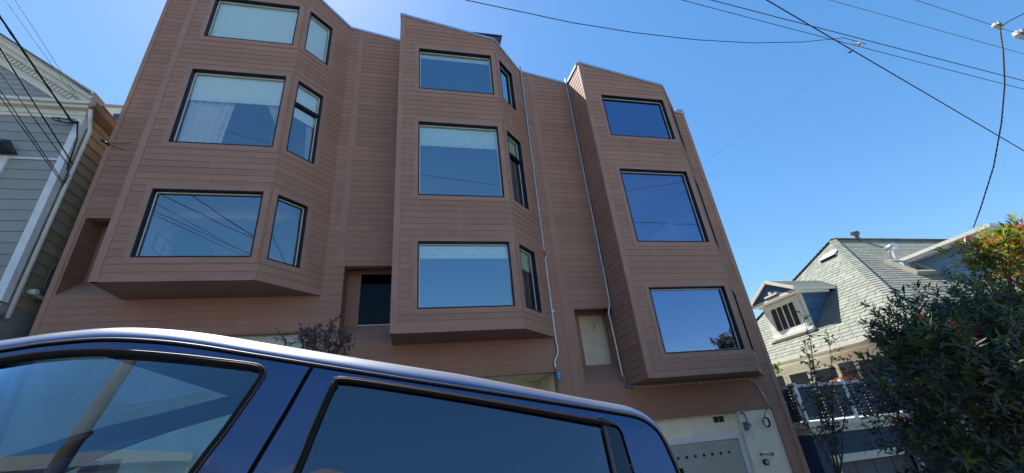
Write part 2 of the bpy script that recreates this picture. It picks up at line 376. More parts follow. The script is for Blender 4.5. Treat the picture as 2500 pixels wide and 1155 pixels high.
for k in range(3):
    A, B, UC, NC = bayframe(k); b = BB[k]
    for r, (za, zb) in enumerate(ROWS):
        f_, c_ = BL[(k, r)]
        w = window(A, X_, -Y_, .465, 2.335, b+za, b+zb, None, f_)
        tr = b+zb-.62 if (r == 1 and k < 2) else None
        wc = window(B, UC, NC, .12, .765, b+za, b+zb, tr, c_)
        if (k, r) == (0, 1):
            curtain(w, A, X_, -Y_, b+zb-.6, b+za+.03, .50, 1.36, .50, 1.27, .21, 6)
            curtain(w, A, X_, -Y_, b+zb-.6, b+za+.7, 1.85, 2.32, 2.24, 2.33, .21, 5, -.35)
            curtain(w, A, X_, -Y_, b+za+.7, b+za+.03, 2.24, 2.33, 2.2, 2.34, .21, 4)
            curtain(wc, B, UC, NC, b+zb-.7, b+za+.03, .56, .74, .66, .74, .21, 4)
        if (k, r) == (0, 2): curtain(wc, B, UC, NC, b+za+.32, b+za+.03, .15, .74, .15, .74, .21, 5)
        if k == 1 and r < 2:
            for i in range(4):
                d = MB(); d.obox(A, X_, Z_, -Y_, .78+.4*i, .795+.4*i, b+zb-.045-f_*(zb-za-.09)+.06, b+zb-.045-f_*(zb-za-.09)+.075, -.1405, -.126); d.build('blind_fastener', M['black'], w)
    # rooms
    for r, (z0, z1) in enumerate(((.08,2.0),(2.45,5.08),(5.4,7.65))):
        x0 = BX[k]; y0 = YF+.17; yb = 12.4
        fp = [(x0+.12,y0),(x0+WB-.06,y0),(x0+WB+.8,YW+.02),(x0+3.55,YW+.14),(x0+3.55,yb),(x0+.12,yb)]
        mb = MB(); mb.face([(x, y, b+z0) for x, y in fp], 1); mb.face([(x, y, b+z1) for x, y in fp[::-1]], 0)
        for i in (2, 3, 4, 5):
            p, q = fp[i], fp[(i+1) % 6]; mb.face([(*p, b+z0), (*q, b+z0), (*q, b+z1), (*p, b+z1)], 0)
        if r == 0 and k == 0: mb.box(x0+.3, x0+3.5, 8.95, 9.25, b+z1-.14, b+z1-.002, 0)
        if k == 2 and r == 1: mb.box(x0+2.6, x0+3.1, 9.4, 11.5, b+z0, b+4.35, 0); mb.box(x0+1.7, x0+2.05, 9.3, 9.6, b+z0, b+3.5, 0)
        mb.build('room', [M['room'] if (k == 0 or r == 1) else M['roomdark'], M['stuccow'] if k == 0 else M['roomfloor']], apt)  # left bay's floors made pale to throw more light into its rooms
# coping along every top edge
mb = MB()
def cop(p, q, N):
    p, q, N = Vector(p), Vector(q), Vector(N)
    V = Z_; L = (q-p)
    mb.hexa([p-N*.14-V*.03, q-N*.14-V*.03, q+N*.028-V*.055, p+N*.028-V*.055, p-N*.14+V*.02, q-N*.14+V*.02, q+N*.028+V*.02, p+N*.028+V*.02])
zs = XL-.02
for k in range(3):
    x0 = BX[k]; xe = x0+WB+CH*S2
    cop((zs,YW,zw(zs)),(x0-.03,YW,zw(x0)),(0,-1,0))
    cop((x0,YW,zw(x0)),(x0,YF-.02,zf(x0)),(-1,0,0))
    cop((x0-.028,YF,zf(x0)+.004),(x0+WB+.012,YF,zf(x0+WB)+.004),(0,-1,0))
    cop((x0+WB,YF,zf(x0+WB)),(xe,YW,zw(xe)),(S2,-S2,0)); zs = xe
cop((zs,YW,zw(zs)),(XR+.02,YW,zw(XR)),(0,-1,0)); cop((XR,YW-.03,zw(XR)+.004),(XR,19,zw(XR)+.004),(1,0,0)); cop((XL,YW,zw(XL)),(XL,19,zw(XL)),(-1,0,0))
mb.box(7.86, 8.14, YW-.03, YW+.25, zw(7.9)+.022, zw(7.9)+.09)
mb.build('coping', M['coping'], apt)
mb = MB()
for (xa, xb, ya) in ((XL,XR,YW+.1),):
    mb.face([(xa,ya,zw(xa)-.06),(xb,ya,zw(xb)-.06),(xb,19,zw(xb)-.06),(xa,19,zw(xa)-.06)])
for k in range(3):
    x0 = BX[k]; xe = x0+WB+CH*S2
    mb.face([(x0+.1,YF+.12,zf(x0)-.05),(x0+WB,YF+.12,zf(x0+WB)-.05),(xe-.1,YW+.12,zw(xe)-.05),(x0+.1,YW+.12,zw(x0)-.05)])
roof = mb.build('roof', M['roofgravel'], apt)
mb = MB()          # flared metal hood on the middle bay's roof
cx, cy, cz = 2.02, 9.25, zw(2.0)-.1
mb.hexa([(cx-.33,cy-.2,cz),(cx+.36,cy-.2,cz),(cx+.36,cy+.4,cz),(cx-.33,cy+.4,cz),(cx-.38,cy-.3,cz+1.62),(cx+.56,cy-.3,cz+1.58),(cx+.56,cy+.5,cz+1.58),(cx-.38,cy+.5,cz+1.62)], 0)
mb.box(cx-.41, cx+.6, cy-.33, cy+.53, cz+1.62, cz+1.65, 0); mb.box(cx-.06, cx+.02, cy-.325, cy-.301, cz+1.3, cz+1.6, 0)
mb.build('roof_hood', mat('hood_metal', (.06,.065,.075), .5, .2, metal=.3), roof)
# garage floors
for k, (xa, xb, zt) in enumerate(zones):
    mb = MB(); yb = YW+(.16 if k == 2 else (1.4 if k == 1 else .12))
    if k == 2:
        mb.box(xa, 6.86, yb, yb+.1, -3.4, zt+.02, 0); mb.box(6.86, xb, YW+.03, yb+.1, -3.4, zt-.004, 1)
        mb.box(5.12, 6.74, yb+.1, yb+.2, -3.4, 1.35, 0)
    else:
        mb.box(xa, xb, yb, yb+.1, -3, zt+.02, 0)
        if k == 1: mb.box(xa, xb, YW+.1, yb, zt+.01, zt+.06, 0); mb.box(xb-.01, xb, YW+.2, yb, -3, zt, 0)
    mb.build('garage_wall', [M['stucco'] if k else mat('green_grey_stucco', (.52,.53,.44), .9, .1, 3, .4, 60), M['stuccow']], apt)
yb = YW+.16
d = MB(); d.box(4.3, 6.72, yb-.05, yb-.012, -2.6, 1.27); gd = d.build('garage_door', M['greydoor'], apt)
for i in range(7):
    d = MB(); cxx = 6.43-.2*i; d.tube([(cxx,yb-.056,1.04),(cxx,yb-.048,1.04)], .03, 14); d.build('vent_hole', M['black'], gd)
d = MB(); d.box(4.2, 6.84, yb-.06, yb-.002, 1.29, 1.40); d.box(6.735, 6.84, yb-.06, yb-.002, -2.6, 1.29); d.build('door_casing', M['white'], apt)
d = MB(); d.box(6.28, 6.57, yb-.02, yb-.001, 1.60, 1.76, 0)
d.box(6.30, 6.42, yb-.024, yb-.019, 1.62, 1.74, 1); d.box(6.435, 6.55, yb-.024, yb-.019, 1.62, 1.74, 1)
for i in range(6): d.box(6.30, 6.55, yb-.029, yb-.022, 1.635+.018*i, 1.640+.018*i, 1)
d.build('wall_vent', [M['stucco'], M['black']], apt)
d = MB(); d.tube([(6.9,YW+.02,1.75),(6.93,YW-.05,1.76),(6.96,YW-.06,1.62),(6.93,YW-.05,1.5)], .016, 8); d.tube([(6.95,YW-.09,1.52),(6.82,YW-.13,1.44)], [.05,.03], 10); d.box(6.9,7.0,YW-.0,YW+.03,1.42,1.58)
d.build('security_light', M['wiregrey'], apt)
d = MB()
for j in range(3): d.tube([(7.45+(.075+.006*j)*math.cos(t*.3142), YW-.01-.012*j, 1.53+(.09+.006*j)*math.sin(t*.3142)) for t in range(21)], .008, 6)
d.tube([(7.45,YW-.02,1.62),(7.47,YW-.03,1.7),(7.6,YW-.02,1.8)], .008, 6); d.build('cable_coil', M['wire'], apt)
d = MB(); d.tube([(7.09,YW-.01,.94),(7.38,YW-.01,.92)], .01, 8); d.box(7.085,7.1,YW-.02,YW+.03,.91,.97); d.box(7.37,7.385,YW-.02,YW+.03,.89,.95); d.build('wall_rod', M['wiregrey'], apt)
d = MB(); d.tube([(7.15,YW+.03,.79),(7.15,YW-.03,.79)], .06, 16); d.tube([(7.15,YW-.03,.79),(7.15,YW-.035,.79)], .04, 16, 1); d.build('meter_dial', [M['wire'], M['greydoor']], apt)
d = MB(); d.box(7.08,7.42,YW+.022,YW+.03,1.05,1.38); d.build('access_panel', M['stuccow'], apt)

# picture frames inside the lower left room
def picture(y0, y1, z0, z1, split, label):
    t = thing('picture_frame', label, 'picture', (BX[0]+.125, (y0+y1)/2, z0), group='pictures on the room wall')
    m1 = MB(); x = BX[0]+.125
    m1.box(x, x+.03, y0, y1, z0, z0+.03); m1.box(x, x+.03, y0, y1, z1-.03, z1); m1.box(x, x+.03, y0, y0+.03, z0+.03, z1-.03); m1.box(x, x+.03, y1-.03, y1, z0+.03, z1-.03)
    if split: m1.box(x, x+.03, (y0+y1)/2-.012, (y0+y1)/2+.012, z0+.03, z1-.03)
    m1.build('frame', M['black'], t)
    m1 = MB(); m1.box(x, x+.012, y0+.03, y1-.03, z0+.03, z1-.03, 0); m1.box(x+.012, x+.014, y0+.38*(y1-y0), y0+.48*(y1-y0), z0+.1, z0+.2, 1)
    m1.build('print', [M['room'], M['greydoor']], t)
picture(8.85, 9.55, 5.72, 6.12, True, 'black two panel picture frame on white wall seen through lower left window')
picture(9.68, 10.2, 5.95, 6.36, False, 'smaller black picture frame hanging deeper in the room, right of the two panel one')

# wall conduits and hook
def conduit(label, path, r, clips_at, cap=None):
    t = thing('electrical_conduit', label, 'conduit', path[-1], group='conduits running down the brown facade')
    m1 = MB(); m1.tube(path, r, 8); m1.build('pipe', M['steel'], t)
    for c in clips_at:
        m1 = MB(); c = Vector(c); m1.box(c.x-.012, c.x+.05, c.y-.012, c.y+.03, c.z-.015, c.z+.015); m1.build('clip', M['coping'], t)
    if cap:
        m1 = MB(); m1.tube([cap, Vector(cap)+Vector((.01,0,-.2))], [.035,.03], 10); m1.build('end_fitting', M['bluecap'], t)
    return t
yc = YW-.04
mids = lambda a, b, n: [tuple(Vector(a).lerp(Vector(b), (i+.5)/n)) for i in range(n)]
conduit('straight grey conduit beside the middle bay ending in a bright blue fitting', [(2.985,yc,11.68),(2.985,yc,11.3),(2.93,yc,3.5),(2.945,yc,3.35),(2.93,yc,3.22),(2.84,yc,3.08),(2.84,yc,2.98),(2.88,yc,2.84)], .019, mids((2.985,yc,11.3),(2.93,yc,3.5),6), (2.88,yc,2.86))
c1 = bpy.data.objects['electrical_conduit']; m1 = MB(); m1.tube([(2.945,yc,5.62),(2.943,yc,5.44)], .0215, 8); m1.build('red_tape', mat('red_tape', (.5,.05,.03), .5, .1), c1)
c2 = conduit('grey conduit between middle and right bays that turns below the right bay', [(4.36,yc,11.36),(4.36,yc,11.05),(4.345,yc,4.5),(4.34,yc,4.3),(4.26,yc,4.05),(4.28,yc,3.8),(4.30,yc,2.72),(4.36,yc,2.52)], .02, mids((4.36,yc,11.0),(4.345,yc,4.6),6)+[(4.30,yc,2.9)])
m1 = MB(); m1.tube([(4.38,yc,2.50),(4.55,yc,2.45),(4.75,yc,2.44),(6.0,yc,2.44),(7.3,yc,2.44),(7.46,yc,2.40),(7.54,yc,2.25),(7.60,yc,2.05),(7.68,yc,1.8)], .013, 8); m1.build('pipe', M['porcelain'], c2)
m1 = MB(); m1.box(4.33,4.52,yc-.03,YW,2.43,2.51); m1.build('junction_box', M['wiregrey'], c2)
for x, z in ((4.95,2.42),(6.1,2.42),(7.4,2.42),(7.585,2.1)):
    m1 = MB(); m1.box(x-.012,x+.012,yc-.016,YW,z-.02,z+.02); m1.build('clip', M['white'], c2)

# ------------------------------------------------------------------ grey house on the left
GH = thing('grey_house', 'grey clapboard house with white pediment and corner boards left of the brown building', 'house', (-10.2, 8.45, gz(-7)))
xg, yg = -6.84, 8.45
M['gsid'] = siding('grey_boards', (.31,.32,.31), .225, .03, .06)
M['osid'] = siding('olive_lit_boards', (.36,.32,.225), .225, .03, .12)  # olive boards, lightened to hold the warm light of the gap
M['cream'] = mat('cream_trim', (.70,.68,.58), .6, .06)
M['wtrim'] = mat('white_trim', (.72,.75,.76), .5, .08, 5)
mb = MB(); fr = [(-13.5, xg-.10, 4.6, 8.6)]
for o in ((-9.3,-7.72,5.2,7.5),): fr = subtract(fr, o)
lap(mb, (0,yg,0), X_, Z_, -Y_, fr, .225, .016, .03, back=.1)
for i in range(40):     # tympanum boards
    pass
lap(mb, (0,yg+.02,0), X_, Z_, -Y_, [(-13.5, xg-.2, 8.85, 11.6)], .13, .01, .03, clips=[(.69,1,8.72+.69*(xg-.15)),(-.69,1,8.72+.69*13.7)])
lap(mb, (xg,0,0), Y_, Z_, X_, [(yg+.10, 20, 4.55, 8.75)], .225, .018, .03, mi=1, back=.1)
mb.box(-13.5, xg-.03, yg-.0, yg+.2, 1.0, 4.56, 2); mb.box(xg-.3, xg+.02, yg+.02, 20, 0, 4.54, 2)
mb.build('wall', [M['gsid'], M['osid'], mat('grey_render', (.26,.28,.28), .9, .15, 3, .4, 40)], GH)
mb = MB(); mb.box(xg-.11, xg+.022, yg-.025, yg-.0, 4.56, 8.6); mb.box(xg, xg+.024, yg, yg+.11, 4.56, 8.6); mb.build('corner_board', M['wtrim'], GH)
mb = MB(); mb.box(-13.5, xg+.03, yg-.03, yg, 8.52, 8.60, 0); mb.box(-13.5, xg+.03, yg-.05, yg, 8.60, 8.72, 1)
mb.box(-13.6, xg+.10, yg-.16, yg, 8.72, 8.79, 0); mb.box(-13.6, xg+.14, yg-.22, yg, 8.79, 8.86, 0)
mb.build('cornice', [M['cream'], M['cream']], GH)
mb = MB()
for sgn, xe in ((1, xg+.12), (-1, -13.62)):
    ap = Vector((-10.2, 0, 8.86+.69*3.48)); e = Vector((xe, 0, 8.86))
    dv = (e-ap).normalized(); nv = Vector((dv.z, 0, -dv.x)); nv = nv if nv.z > 0 else -nv
    for (n0, n1, y0, y1, mi) in ((-.30,-.17,-.04,0,0),(-.17,-.05,-.09,0,1),(-.05,.04,-.16,0,0),(.04,.13,-.25,0,0),(.13,.20,-.31,0,0)):
        a0, a1, b0, b1 = ap+nv*n0, ap+nv*n1, e+nv*n0, e+nv*n1
        q = [Vector(v) for v in (a0, b0, b1, a1)]
        mb.prism([(v.x, yg+y0, v.z) for v in q], (0, y1-y0+.02, 0), mi)
    L = (e-ap).length
    for i in range(int(L/.1)):
        p = ap+dv*(.1*i+.05); a = p+nv*(-.155); b2 = p+nv*(-.075)
        mb.bar((a.x, yg-.105, a.z), (b2.x, yg-.105, b2.z), .05, .03, 2, up=(0,1,0))
mb.build('raking_cornice', [M['cream'], mat('cornice_band', (.56,.53,.42), .7, .06), M['cream']], GH)
mb = MB(); ap = (-10.2, 8.86+.69*3.48+.2)
for sgn, xe in ((1, xg+.16), (-1, -13.66)):
    mb.hexa([(xe,yg-.33,8.98),(xe,20,8.98),(ap[0],20,ap[1]+.03),(ap[0],yg-.33,ap[1]+.03),(xe,yg-.33,9.03),(xe,20,9.03),(ap[0],20,ap[1]+.08),(ap[0],yg-.33,ap[1]+.08)])
ghr = mb.build('roof', mat('grey_shingle', (.16,.16,.16), .9, .2), GH)
mb = MB(); mb.hexa([(xg+.04,yg-.15,8.72),(xg+.20,yg-.15,8.78),(xg+.20,20,8.78),(xg+.04,20,8.72),(xg+.04,yg-.15,8.84),(xg+.22,yg-.15,8.90),(xg+.22,20,8.90),(xg+.04,20,8.84)])
mb.build('gutter', mat('tan_gutter', (.30,.23,.155), .6, .21, 6), GH)
mb = MB(); mb.tube([(xg+.12,yg-.1,8.74),(xg+.08,yg+.04,8.55),(xg+.07,yg+.16,8.35),(xg+.07,yg+.16,4.3)], .038, 10); mb.build('downspout', M['wtrim'], GH)
mb = MB(); mb.tube([(xg+.05,9.5,5.52),(xg+.08,9.2,5.55),(xg+.08,9.08,5.5),(xg+.08,9.04,5.35),(xg+.08,9.04,5.05),(xg+.08,9.1,4.95),(xg+.08,9.5,4.93)], .017, 8); mb.build('pipe_loop', M['wiregrey'], GH)
mb = MB(); mb.tube([(xg+.03,8.84,4.85),(xg+.16,8.84,4.86)], .055, 10); mb.box(xg+.02,xg+.1,8.9,9.4,4.80,4.86); mb.build('wall_light', M['white'], GH)
mb = MB(); mb.tube([(xg-.02,8.36,4.27),(xg+.13,8.42,4.27)], [.07,.075], 14); mb.build('vent_cap', M['wiregrey'], GH)
mb = MB(); mb.box(-9.3,-7.72,yg-.05,yg,7.35,7.5); mb.box(-7.86,-7.72,yg-.05,yg,5.2,7.35); mb.box(-9.3,-9.16,yg-.05,yg,5.2,7.35); mb.box(-9.3,-7.72,yg-.08,yg,5.1,5.2)
gw = mb.build('window', M['wtrim'], GH)
mb = MB(); mb.face([(-9.16,yg+.03,5.2),(-7.86,yg+.03,5.2),(-7.86,yg+.03,7.35),(-9.16,yg+.03,7.35)]); mb.build('pane', M['pane'], gw)
mb = MB(); mb.box(-9.2,-7.8,yg+.1,yg+.14,5.1,7.4); mb.build('roller_blind', M['curtain'], gw)
mb = MB(); mb.hexa([(-9.4,yg-.42,7.56),(-7.62,yg-.42,7.56),(-7.62,yg,7.56),(-9.4,yg,7.56),(-9.2,yg-.1,7.86),(-7.86,yg-.1,7.86),(-7.86,yg,7.9),(-9.2,yg,7.9)]); mb.build('window_hood', mat('dark_shingle', (.05,.06,.06), .9, .2), gw)
mb = MB(); mb.box(-7.72, xg-.11, yg-.035, yg, 7.46, 7.50); mb.build('belt_trim', M['wtrim'], GH)

# white block far behind, seen through the gap
WBK = thing('white_building', 'far pale stucco building glimpsed in the gap behind the grey house', 'building', (-18, 20, 4))
mb = MB(); mb.box(-24, -12.5, 20, 30, 3, 18.9); mb.build('wall', M['stuccow'], WBK)
mb = MB(); mb.box(-24.1, -12.4, 19.9, 30.1, 18.9, 19.02); mb.build('coping', M['greydoor'], WBK)
mb = MB(); mb.box(-15.05, -13.6, 19.94, 20.0, 17.55, 18.5); w = mb.build('window', M['white'], WBK)
mb = MB(); mb.box(-15.0, -13.65, 19.92, 19.938, 17.6, 17.98); mb.box(-15.0, -13.65, 19.92, 19.938, 18.06, 18.45); mb.build('pane', mat('dark_glass', (.05,.09,.15), .1, .1), w)

# ------------------------------------------------------------------ blue shingled house on the right
BH = thing('blue_house', 'blue shingled house with grey green hip roof and dormers beyond the tree', 'house', (18, 10, gz(16)))
xe, y0, y1, ze = 12.0, 7.92, 17.1, 3.30
ym = (y0+y1)/2; rise = ym-y0; zr = ze+rise; xr0, xr1, xe2 = xe+rise, 23.8, 23.8+rise
M['shin'] = leafmat('green_grey_shingle', (.225,.24,.20), .13, 0., .95)
M['blue'] = siding('blue_shingle', (.06,.13,.24), .17, 0, .14, .8)
M['navy'] = siding('navy_boards', (.055,.085,.135), .2, 0, .1, .7)
mb = MB(); EX = .168; SL = rise/S2
def joints(mb, O, U, V, N, umin, umax, vmax, cls):
    pass
# left hip face: U along -Y.. use u=y, v up the slope
Vs = Vector((S2,0,S2)); Ns = Vector((-S2,0,S2))
def shingle(mb, O, U, V, N, u0, u1, vmax, clips):
    """courses of separate shingles, each a hair proud or shy of its neighbours"""
    O, U, V, N = map(Vector, (O, U, V, N)); k = 0
    while k*EX < vmax:
        a, b = k*EX, min(vmax, (k+1)*EX); u = u0-random.random()*.4
        while u < u1:
            w = random.uniform(.24,.40); t = random.uniform(.010,.016); dz = random.uniform(-.013,.013)
            poly = [(max(u,u0),a+dz),(min(u+w-.016,u1),a+dz),(min(u+w-.016,u1),b+.012),(max(u,u0),b+.012)]
            u += w
            if poly[1][0]-poly[0][0] < .01: continue
            for h in clips: poly = clip(poly, h) if len(poly) > 2 else poly
            if len(poly) < 3: continue
            P = lambda q: O+U*q[0]+V*q[1]+N*(t*(1-(q[1]-a)/(b+.012-a))+.001)
            mb.face([P(q) for q in poly])
            e = sorted(q for q in poly if abs(q[1]-a-dz) < 1e-6)
            if len(e) >= 2: mb.face([O+U*e[0][0]+V*e[0][1]-N*.003, O+U*e[-1][0]+V*e[-1][1]-N*.003, P(e[-1]), P(e[0])])
        k += 1
kk = 1/math.sqrt(2)
shingle(mb, (xe,y0,ze), Y_, Vs, Ns, 0, y1-y0, SL, [(-1,kk,0),(1,kk,y1-y0)])
shingle(mb, (xe,y0,ze), X_, Vector((0,S2,S2)), Vector((0,-S2,S2)), 0, xe2-xe, SL, [(-1,kk,0),(1,kk,xe2-xe)])
mb.face([(xe,y0,ze-.01),(xe,y1,ze-.01),(xr0,ym,zr-.01)]); mb.face([(xe,y0,ze-.01),(xe2,y0,ze-.01),(xr1,ym,zr-.01),(xr0,ym,zr-.01)])
mb.face([(xe,y1,ze-.01),(xe2,y1,ze-.01),(xr1,ym,zr-.01),(xr0,ym,zr-.01)]); mb.face([(xe2,y0,ze-.01),(xe2,y1,ze-.01),(xr1,ym,zr-.01)])
def ridgecaps(mb, a, b, n):
    a, b = Vector(a), Vector(b)
    for i in range(n):
        p, q = a.lerp(b, i/n), a.lerp(b, (i+1.12)/n); mb.bar(p+Vector((0,0,.03)), q+Vector((0,0,.008)), .26, .022)
ridgecaps(mb, (xe,y0,ze), (xr0,ym,zr), 46); ridgecaps(mb, (xe,y1,ze), (xr0,ym,zr), 46); ridgecaps(mb, (xr1,ym,zr), (xr0,ym,zr), 40)
bhroof = mb.build('roof', M['shin'], BH)
mb = MB(); mb.box(xe+.42, xe2-.4, y0+.42, y1-.4, -4.5, ze-.02); mb.build('wall', M['navy'], BH)
mb = MB(); mb.box(xe-.12, xe-.0, y0-.1, y1, ze-.06, ze+.03, 0); mb.box(xe-.02, xe+.3, y0, y1, ze-.16, ze-.06, 0); mb.box(xe+.3, xe+.44, y0+.2, y1, ze-.42, ze-.03, 0)
mb.box(xe-.12, xe2, y0-.12, y0, ze-.06, ze+.03, 0); mb.box(xe+.02, xe2, y0-.02, y0+.44, ze-.14, ze-.065, 0); mb.build('eaves', M['cream'], BH)
# windows and door on the side wall above the deck
for (ya, yb, za, zb) in ((10.95,11.75,1.5,2.82),(12.0,12.75,1.5,2.85),(13.0,13.7,2.1,2.9),(9.2,10.2,1.7,2.8)):
    mb = MB(); x = xe+.42; f = .11
    mb.box(x-.035,x,ya-f,yb+f,zb,zb+f); mb.box(x-.035,x,ya-f,ya,za,zb); mb.box(x-.035,x,yb,yb+f,za,zb); mb.box(x-.04,x,ya-f,yb+f,za-.07,za)
    w = mb.build('window', M['cream'], BH)
    mb = MB(); mb.box(x-.012,x-.006,ya,yb,za,zb); mb.build('pane', mat('side_glass', (.03,.05,.06), .05, .1), w)
# dormer facing the gap
DX = 12.7; dyc, dyh = 12.27, .86
mb = MB(); mb.box(DX, DX+.1, dyc-dyh, dyc+dyh, 4.0, 5.5, 0)
lap(mb, (DX,dyc-dyh,0), X_, Z_, -Y_, [(.08, 1.6, 4.05, 5.34)], .17, .012, 0, clips=[(1,-1,-3.3+12-DX)], mi=1); lap(mb, (DX,dyc+dyh,0), X_, Z_, Y_, [(.08, 1.6, 4.05, 5.34)], .17, .012, 0, clips=[(1,-1,-3.3+12-DX)], mi=1)
dm = mb.build('dormer', [M['cream'], M['blue']], BH); dm['label'] = 'dormer with white sliding window facing the brown building'
mb = MB()
for (a, b, c, d) in ((dyc-.72,dyc+.72,5.16,5.28),(dyc-.72,dyc+.72,4.17,4.29),(dyc-.72,dyc-.57,4.29,5.16),(dyc+.57,dyc+.72,4.29,5.16)): mb.box(DX-.04, DX-.002, a, b, c, d)
mb.box(DX-.09, DX-.0, dyc-.95, dyc+1.05, 4.07, 4.16)
w = mb.build('window', M['white'], dm)
mb = MB(); mb.box(DX-.02, DX-.015, dyc-.57, dyc+.57, 4.29, 5.16); mb.build('pane', mat('dormer_glass', (.035,.045,.04), .06, .3, 2), w)
mb = MB(); mb.box(DX-.036, DX-.021, dyc-.57, dyc+.57, 4.29, 4.33); mb.box(DX-.036, DX-.021, dyc-.57, dyc+.57, 5.12, 5.16)
for yy in (-.555, -.02, .26, .53): mb.box(DX-.036, DX-.021, dyc+yy, dyc+yy+(.05 if yy < .2 else .025), 4.33, 5.12)
mb.box(DX-.0205, DX-.0202, dyc-.28, dyc-.24, 4.33, 5.12)
mb.build('sliding_sash', M['white'], w)
mb = MB(); zev, zap, yo = 5.42, 6.0, 1.05
for s in (-1, 1):
    mb.hexa([(DX-.34,dyc+s*yo,zev),(DX+1.45,dyc+s*yo,zev),(DX+2.02,dyc,zap),(DX-.34,dyc,zap),(DX-.34,dyc+s*yo,zev+.06),(DX+1.45,dyc+s*yo,zev+.06),(DX+2.02,dyc,zap+.06),(DX-.34,dyc,zap+.06)], 0)
    yv = Vector((0, -s*yo, zap-zev)).normalized(); O = Vector((DX-.34, dyc+s*yo, zev+.06)); nn = X_.cross(yv); nn = nn if nn.z > 0 else -nn
    Ls = math.hypot(yo, zap-zev); k = 0
    lap(mb, O, X_, yv, nn, [(0, 2.36, 0, Ls)], .15, .016, 0, clips=[(Ls, -.57, Ls*1.79)])
    # rake and side fascia
    mb.bar((DX-.35, dyc+s*(yo+.02), zev+.01), (DX-.35, dyc, zap+.02), .05, .10, 1); mb.box(DX-.36, DX+1.4, dyc+s*yo-.02, dyc+s*yo+.02, zev-.05, zev+.055, 1)
    mb.box(DX-.02, DX+1.1, min(dyc+s*(yo-.03), dyc+s*(dyh+.015)), max(dyc+s*(yo-.03), dyc+s*(dyh+.015)), zev-.13, zev-.0, 1)
mb.box(DX-.30, DX+.0, dyc-yo, dyc+yo, zev-.09, zev+.005, 1); mb.prism([(DX-.29, dyc-yo+.1, zev), (DX-.29, dyc+yo-.1, zev), (DX-.29, dyc, zap-.05)], (.06,0,0), 2)
mb.box(DX-.33, DX-.291, dyc-.3, dyc+.3, zev+.06, zev+.12, 1); mb.box(DX-.33, DX-.291, dyc-.06, dyc+.06, zev+.12, zev+.22, 1)
mb.build('gable_roof', [M['shin'], M['cream'], M['blue']], dm)
# slot vent, pipes and skylight on the roof
mb = MB(); Pv = lambda y, v, n: Vector((xe,0,ze))+Vs*v+Ns*n+Y_*y
mb.hexa([Pv(11.85,5.15,0),Pv(12.55,5.15,0),Pv(12.55,5.45,0),Pv(11.85,5.45,0),Pv(11.85,5.05,.12),Pv(12.55,5.05,.12),Pv(12.55,5.45,.05),Pv(11.85,5.45,.05)], 0)
mb.hexa([Pv(11.9,5.06,.01),Pv(12.5,5.06,.01),Pv(12.5,5.14,.01),Pv(11.9,5.14,.01),Pv(11.9,5.02,.1),Pv(12.5,5.02,.1),Pv(12.5,5.14,.1),Pv(11.9,5.14,.1)], 1)
mb.build('roof_vent', [M['white'], M['black']], bhroof)
mb = MB(); mb.tube([(17.95,ym-.05,zr-.1),(17.92,ym-.05,zr+.12),(17.82,ym-.1,zr+.24)], .075, 10); mb.tube([(17.68,ym-.1,zr+.24),(17.95,ym-.1,zr+.27)], [.09,.11], 10); mb.build('flue_pipe', mat('rusty_flue', (.10,.085,.075), .7, .3, 9), bhroof)
mb = MB(); yv = 11.0; zv = ze+yv-y0; mb.tube([(17.0,yv,zv-.1),(17.0,yv,zv+.25),(17.0,yv-.1,zv+.42)], .08, 10); mb.tube([(17.0,yv+.05,zv+.42),(17.0,yv-.25,zv+.42)], [.1,.12], 10); mb.build('vent_pipe', M['coping'], bhroof)
mb = MB(); Pf = lambda x, v, n: Vector((x,y0,ze))+Vector((0,S2,S2))*v+Vector((0,-S2,S2))*n
for (a, b, c, d) in ((16.0,17.0,2.9,3.0),(16.0,17.0,3.85,3.95),(16.0,16.1,3.0,3.85),(16.9,17.0,3.0,3.85)): mb.hexa([Pf(a,c,0),Pf(b,c,0),Pf(b,d,0),Pf(a,d,0),Pf(a,c,.14),Pf(b,c,.14),Pf(b,d,.14),Pf(a,d,.14)])
w = mb.build('skylight', mat('tan_frame', (.45,.4,.3), .5, .1), bhroof)
mb = MB(); mb.face([Pf(16.1,3.0,.11),Pf(16.9,3.0,.11),Pf(16.9,3.85,.11),Pf(16.1,3.85,.11)]); mb.build('pane', M['pane'], w)
# big flat roofed dormer on the street slope
mb = MB(); dx0, dx1, dyf, dzt = 17.0, 21.6, 8.35, 6.0
lap(mb, (dx0,0,0), Y_, Z_, -X_, [(dyf, 10.7, ze+.3, dzt)], .17, .013, 0, clips=[(1,-1,y0-ze)], back=.08)
lap(mb, (0,dyf,0), X_, Z_, -Y_, [(dx0, dx1, ze+.4, dzt)], .17, .013, 0, back=.08); lap(mb, (dx1,0,0), Y_, Z_, X_, [(dyf, 10.7, ze+.3, dzt)], .17, .013, 0, clips=[(1,-1,y0-ze)])
mb.box(dx0-.03, dx0+.1, dyf-.03, dyf+.1, ze+.4, dzt, 1)
d2 = mb.build('shed_dormer', [siding('sky_blue_shingle', (.16,.27,.36), .17, 0, .14, .8), M['cream']], BH); d2['label'] = 'wide flat roofed dormer with light blue shingles'
mb = MB(); mb.box(dx0-.3, dx1+.3, dyf-.35, 11.0, dzt, dzt+.09); mb.box(dx0-.36, dx1+.36, dyf-.4, 10.9, dzt+.09, dzt+.2); mb.build('flat_roof', M['cream'], d2)
mb = MB(); mb.box(dx0+.6, dx0+1.9, dyf-.05, dyf, 4.4, 5.5); w = mb.build('window', M['white'], d2)
mb = MB(); mb.box(dx0+.72, dx0+1.78, dyf-.056, dyf-.051, 4.52, 5.38); mb.build('pane', mat('d2_glass', (.05,.08,.1), .05, .1), w)
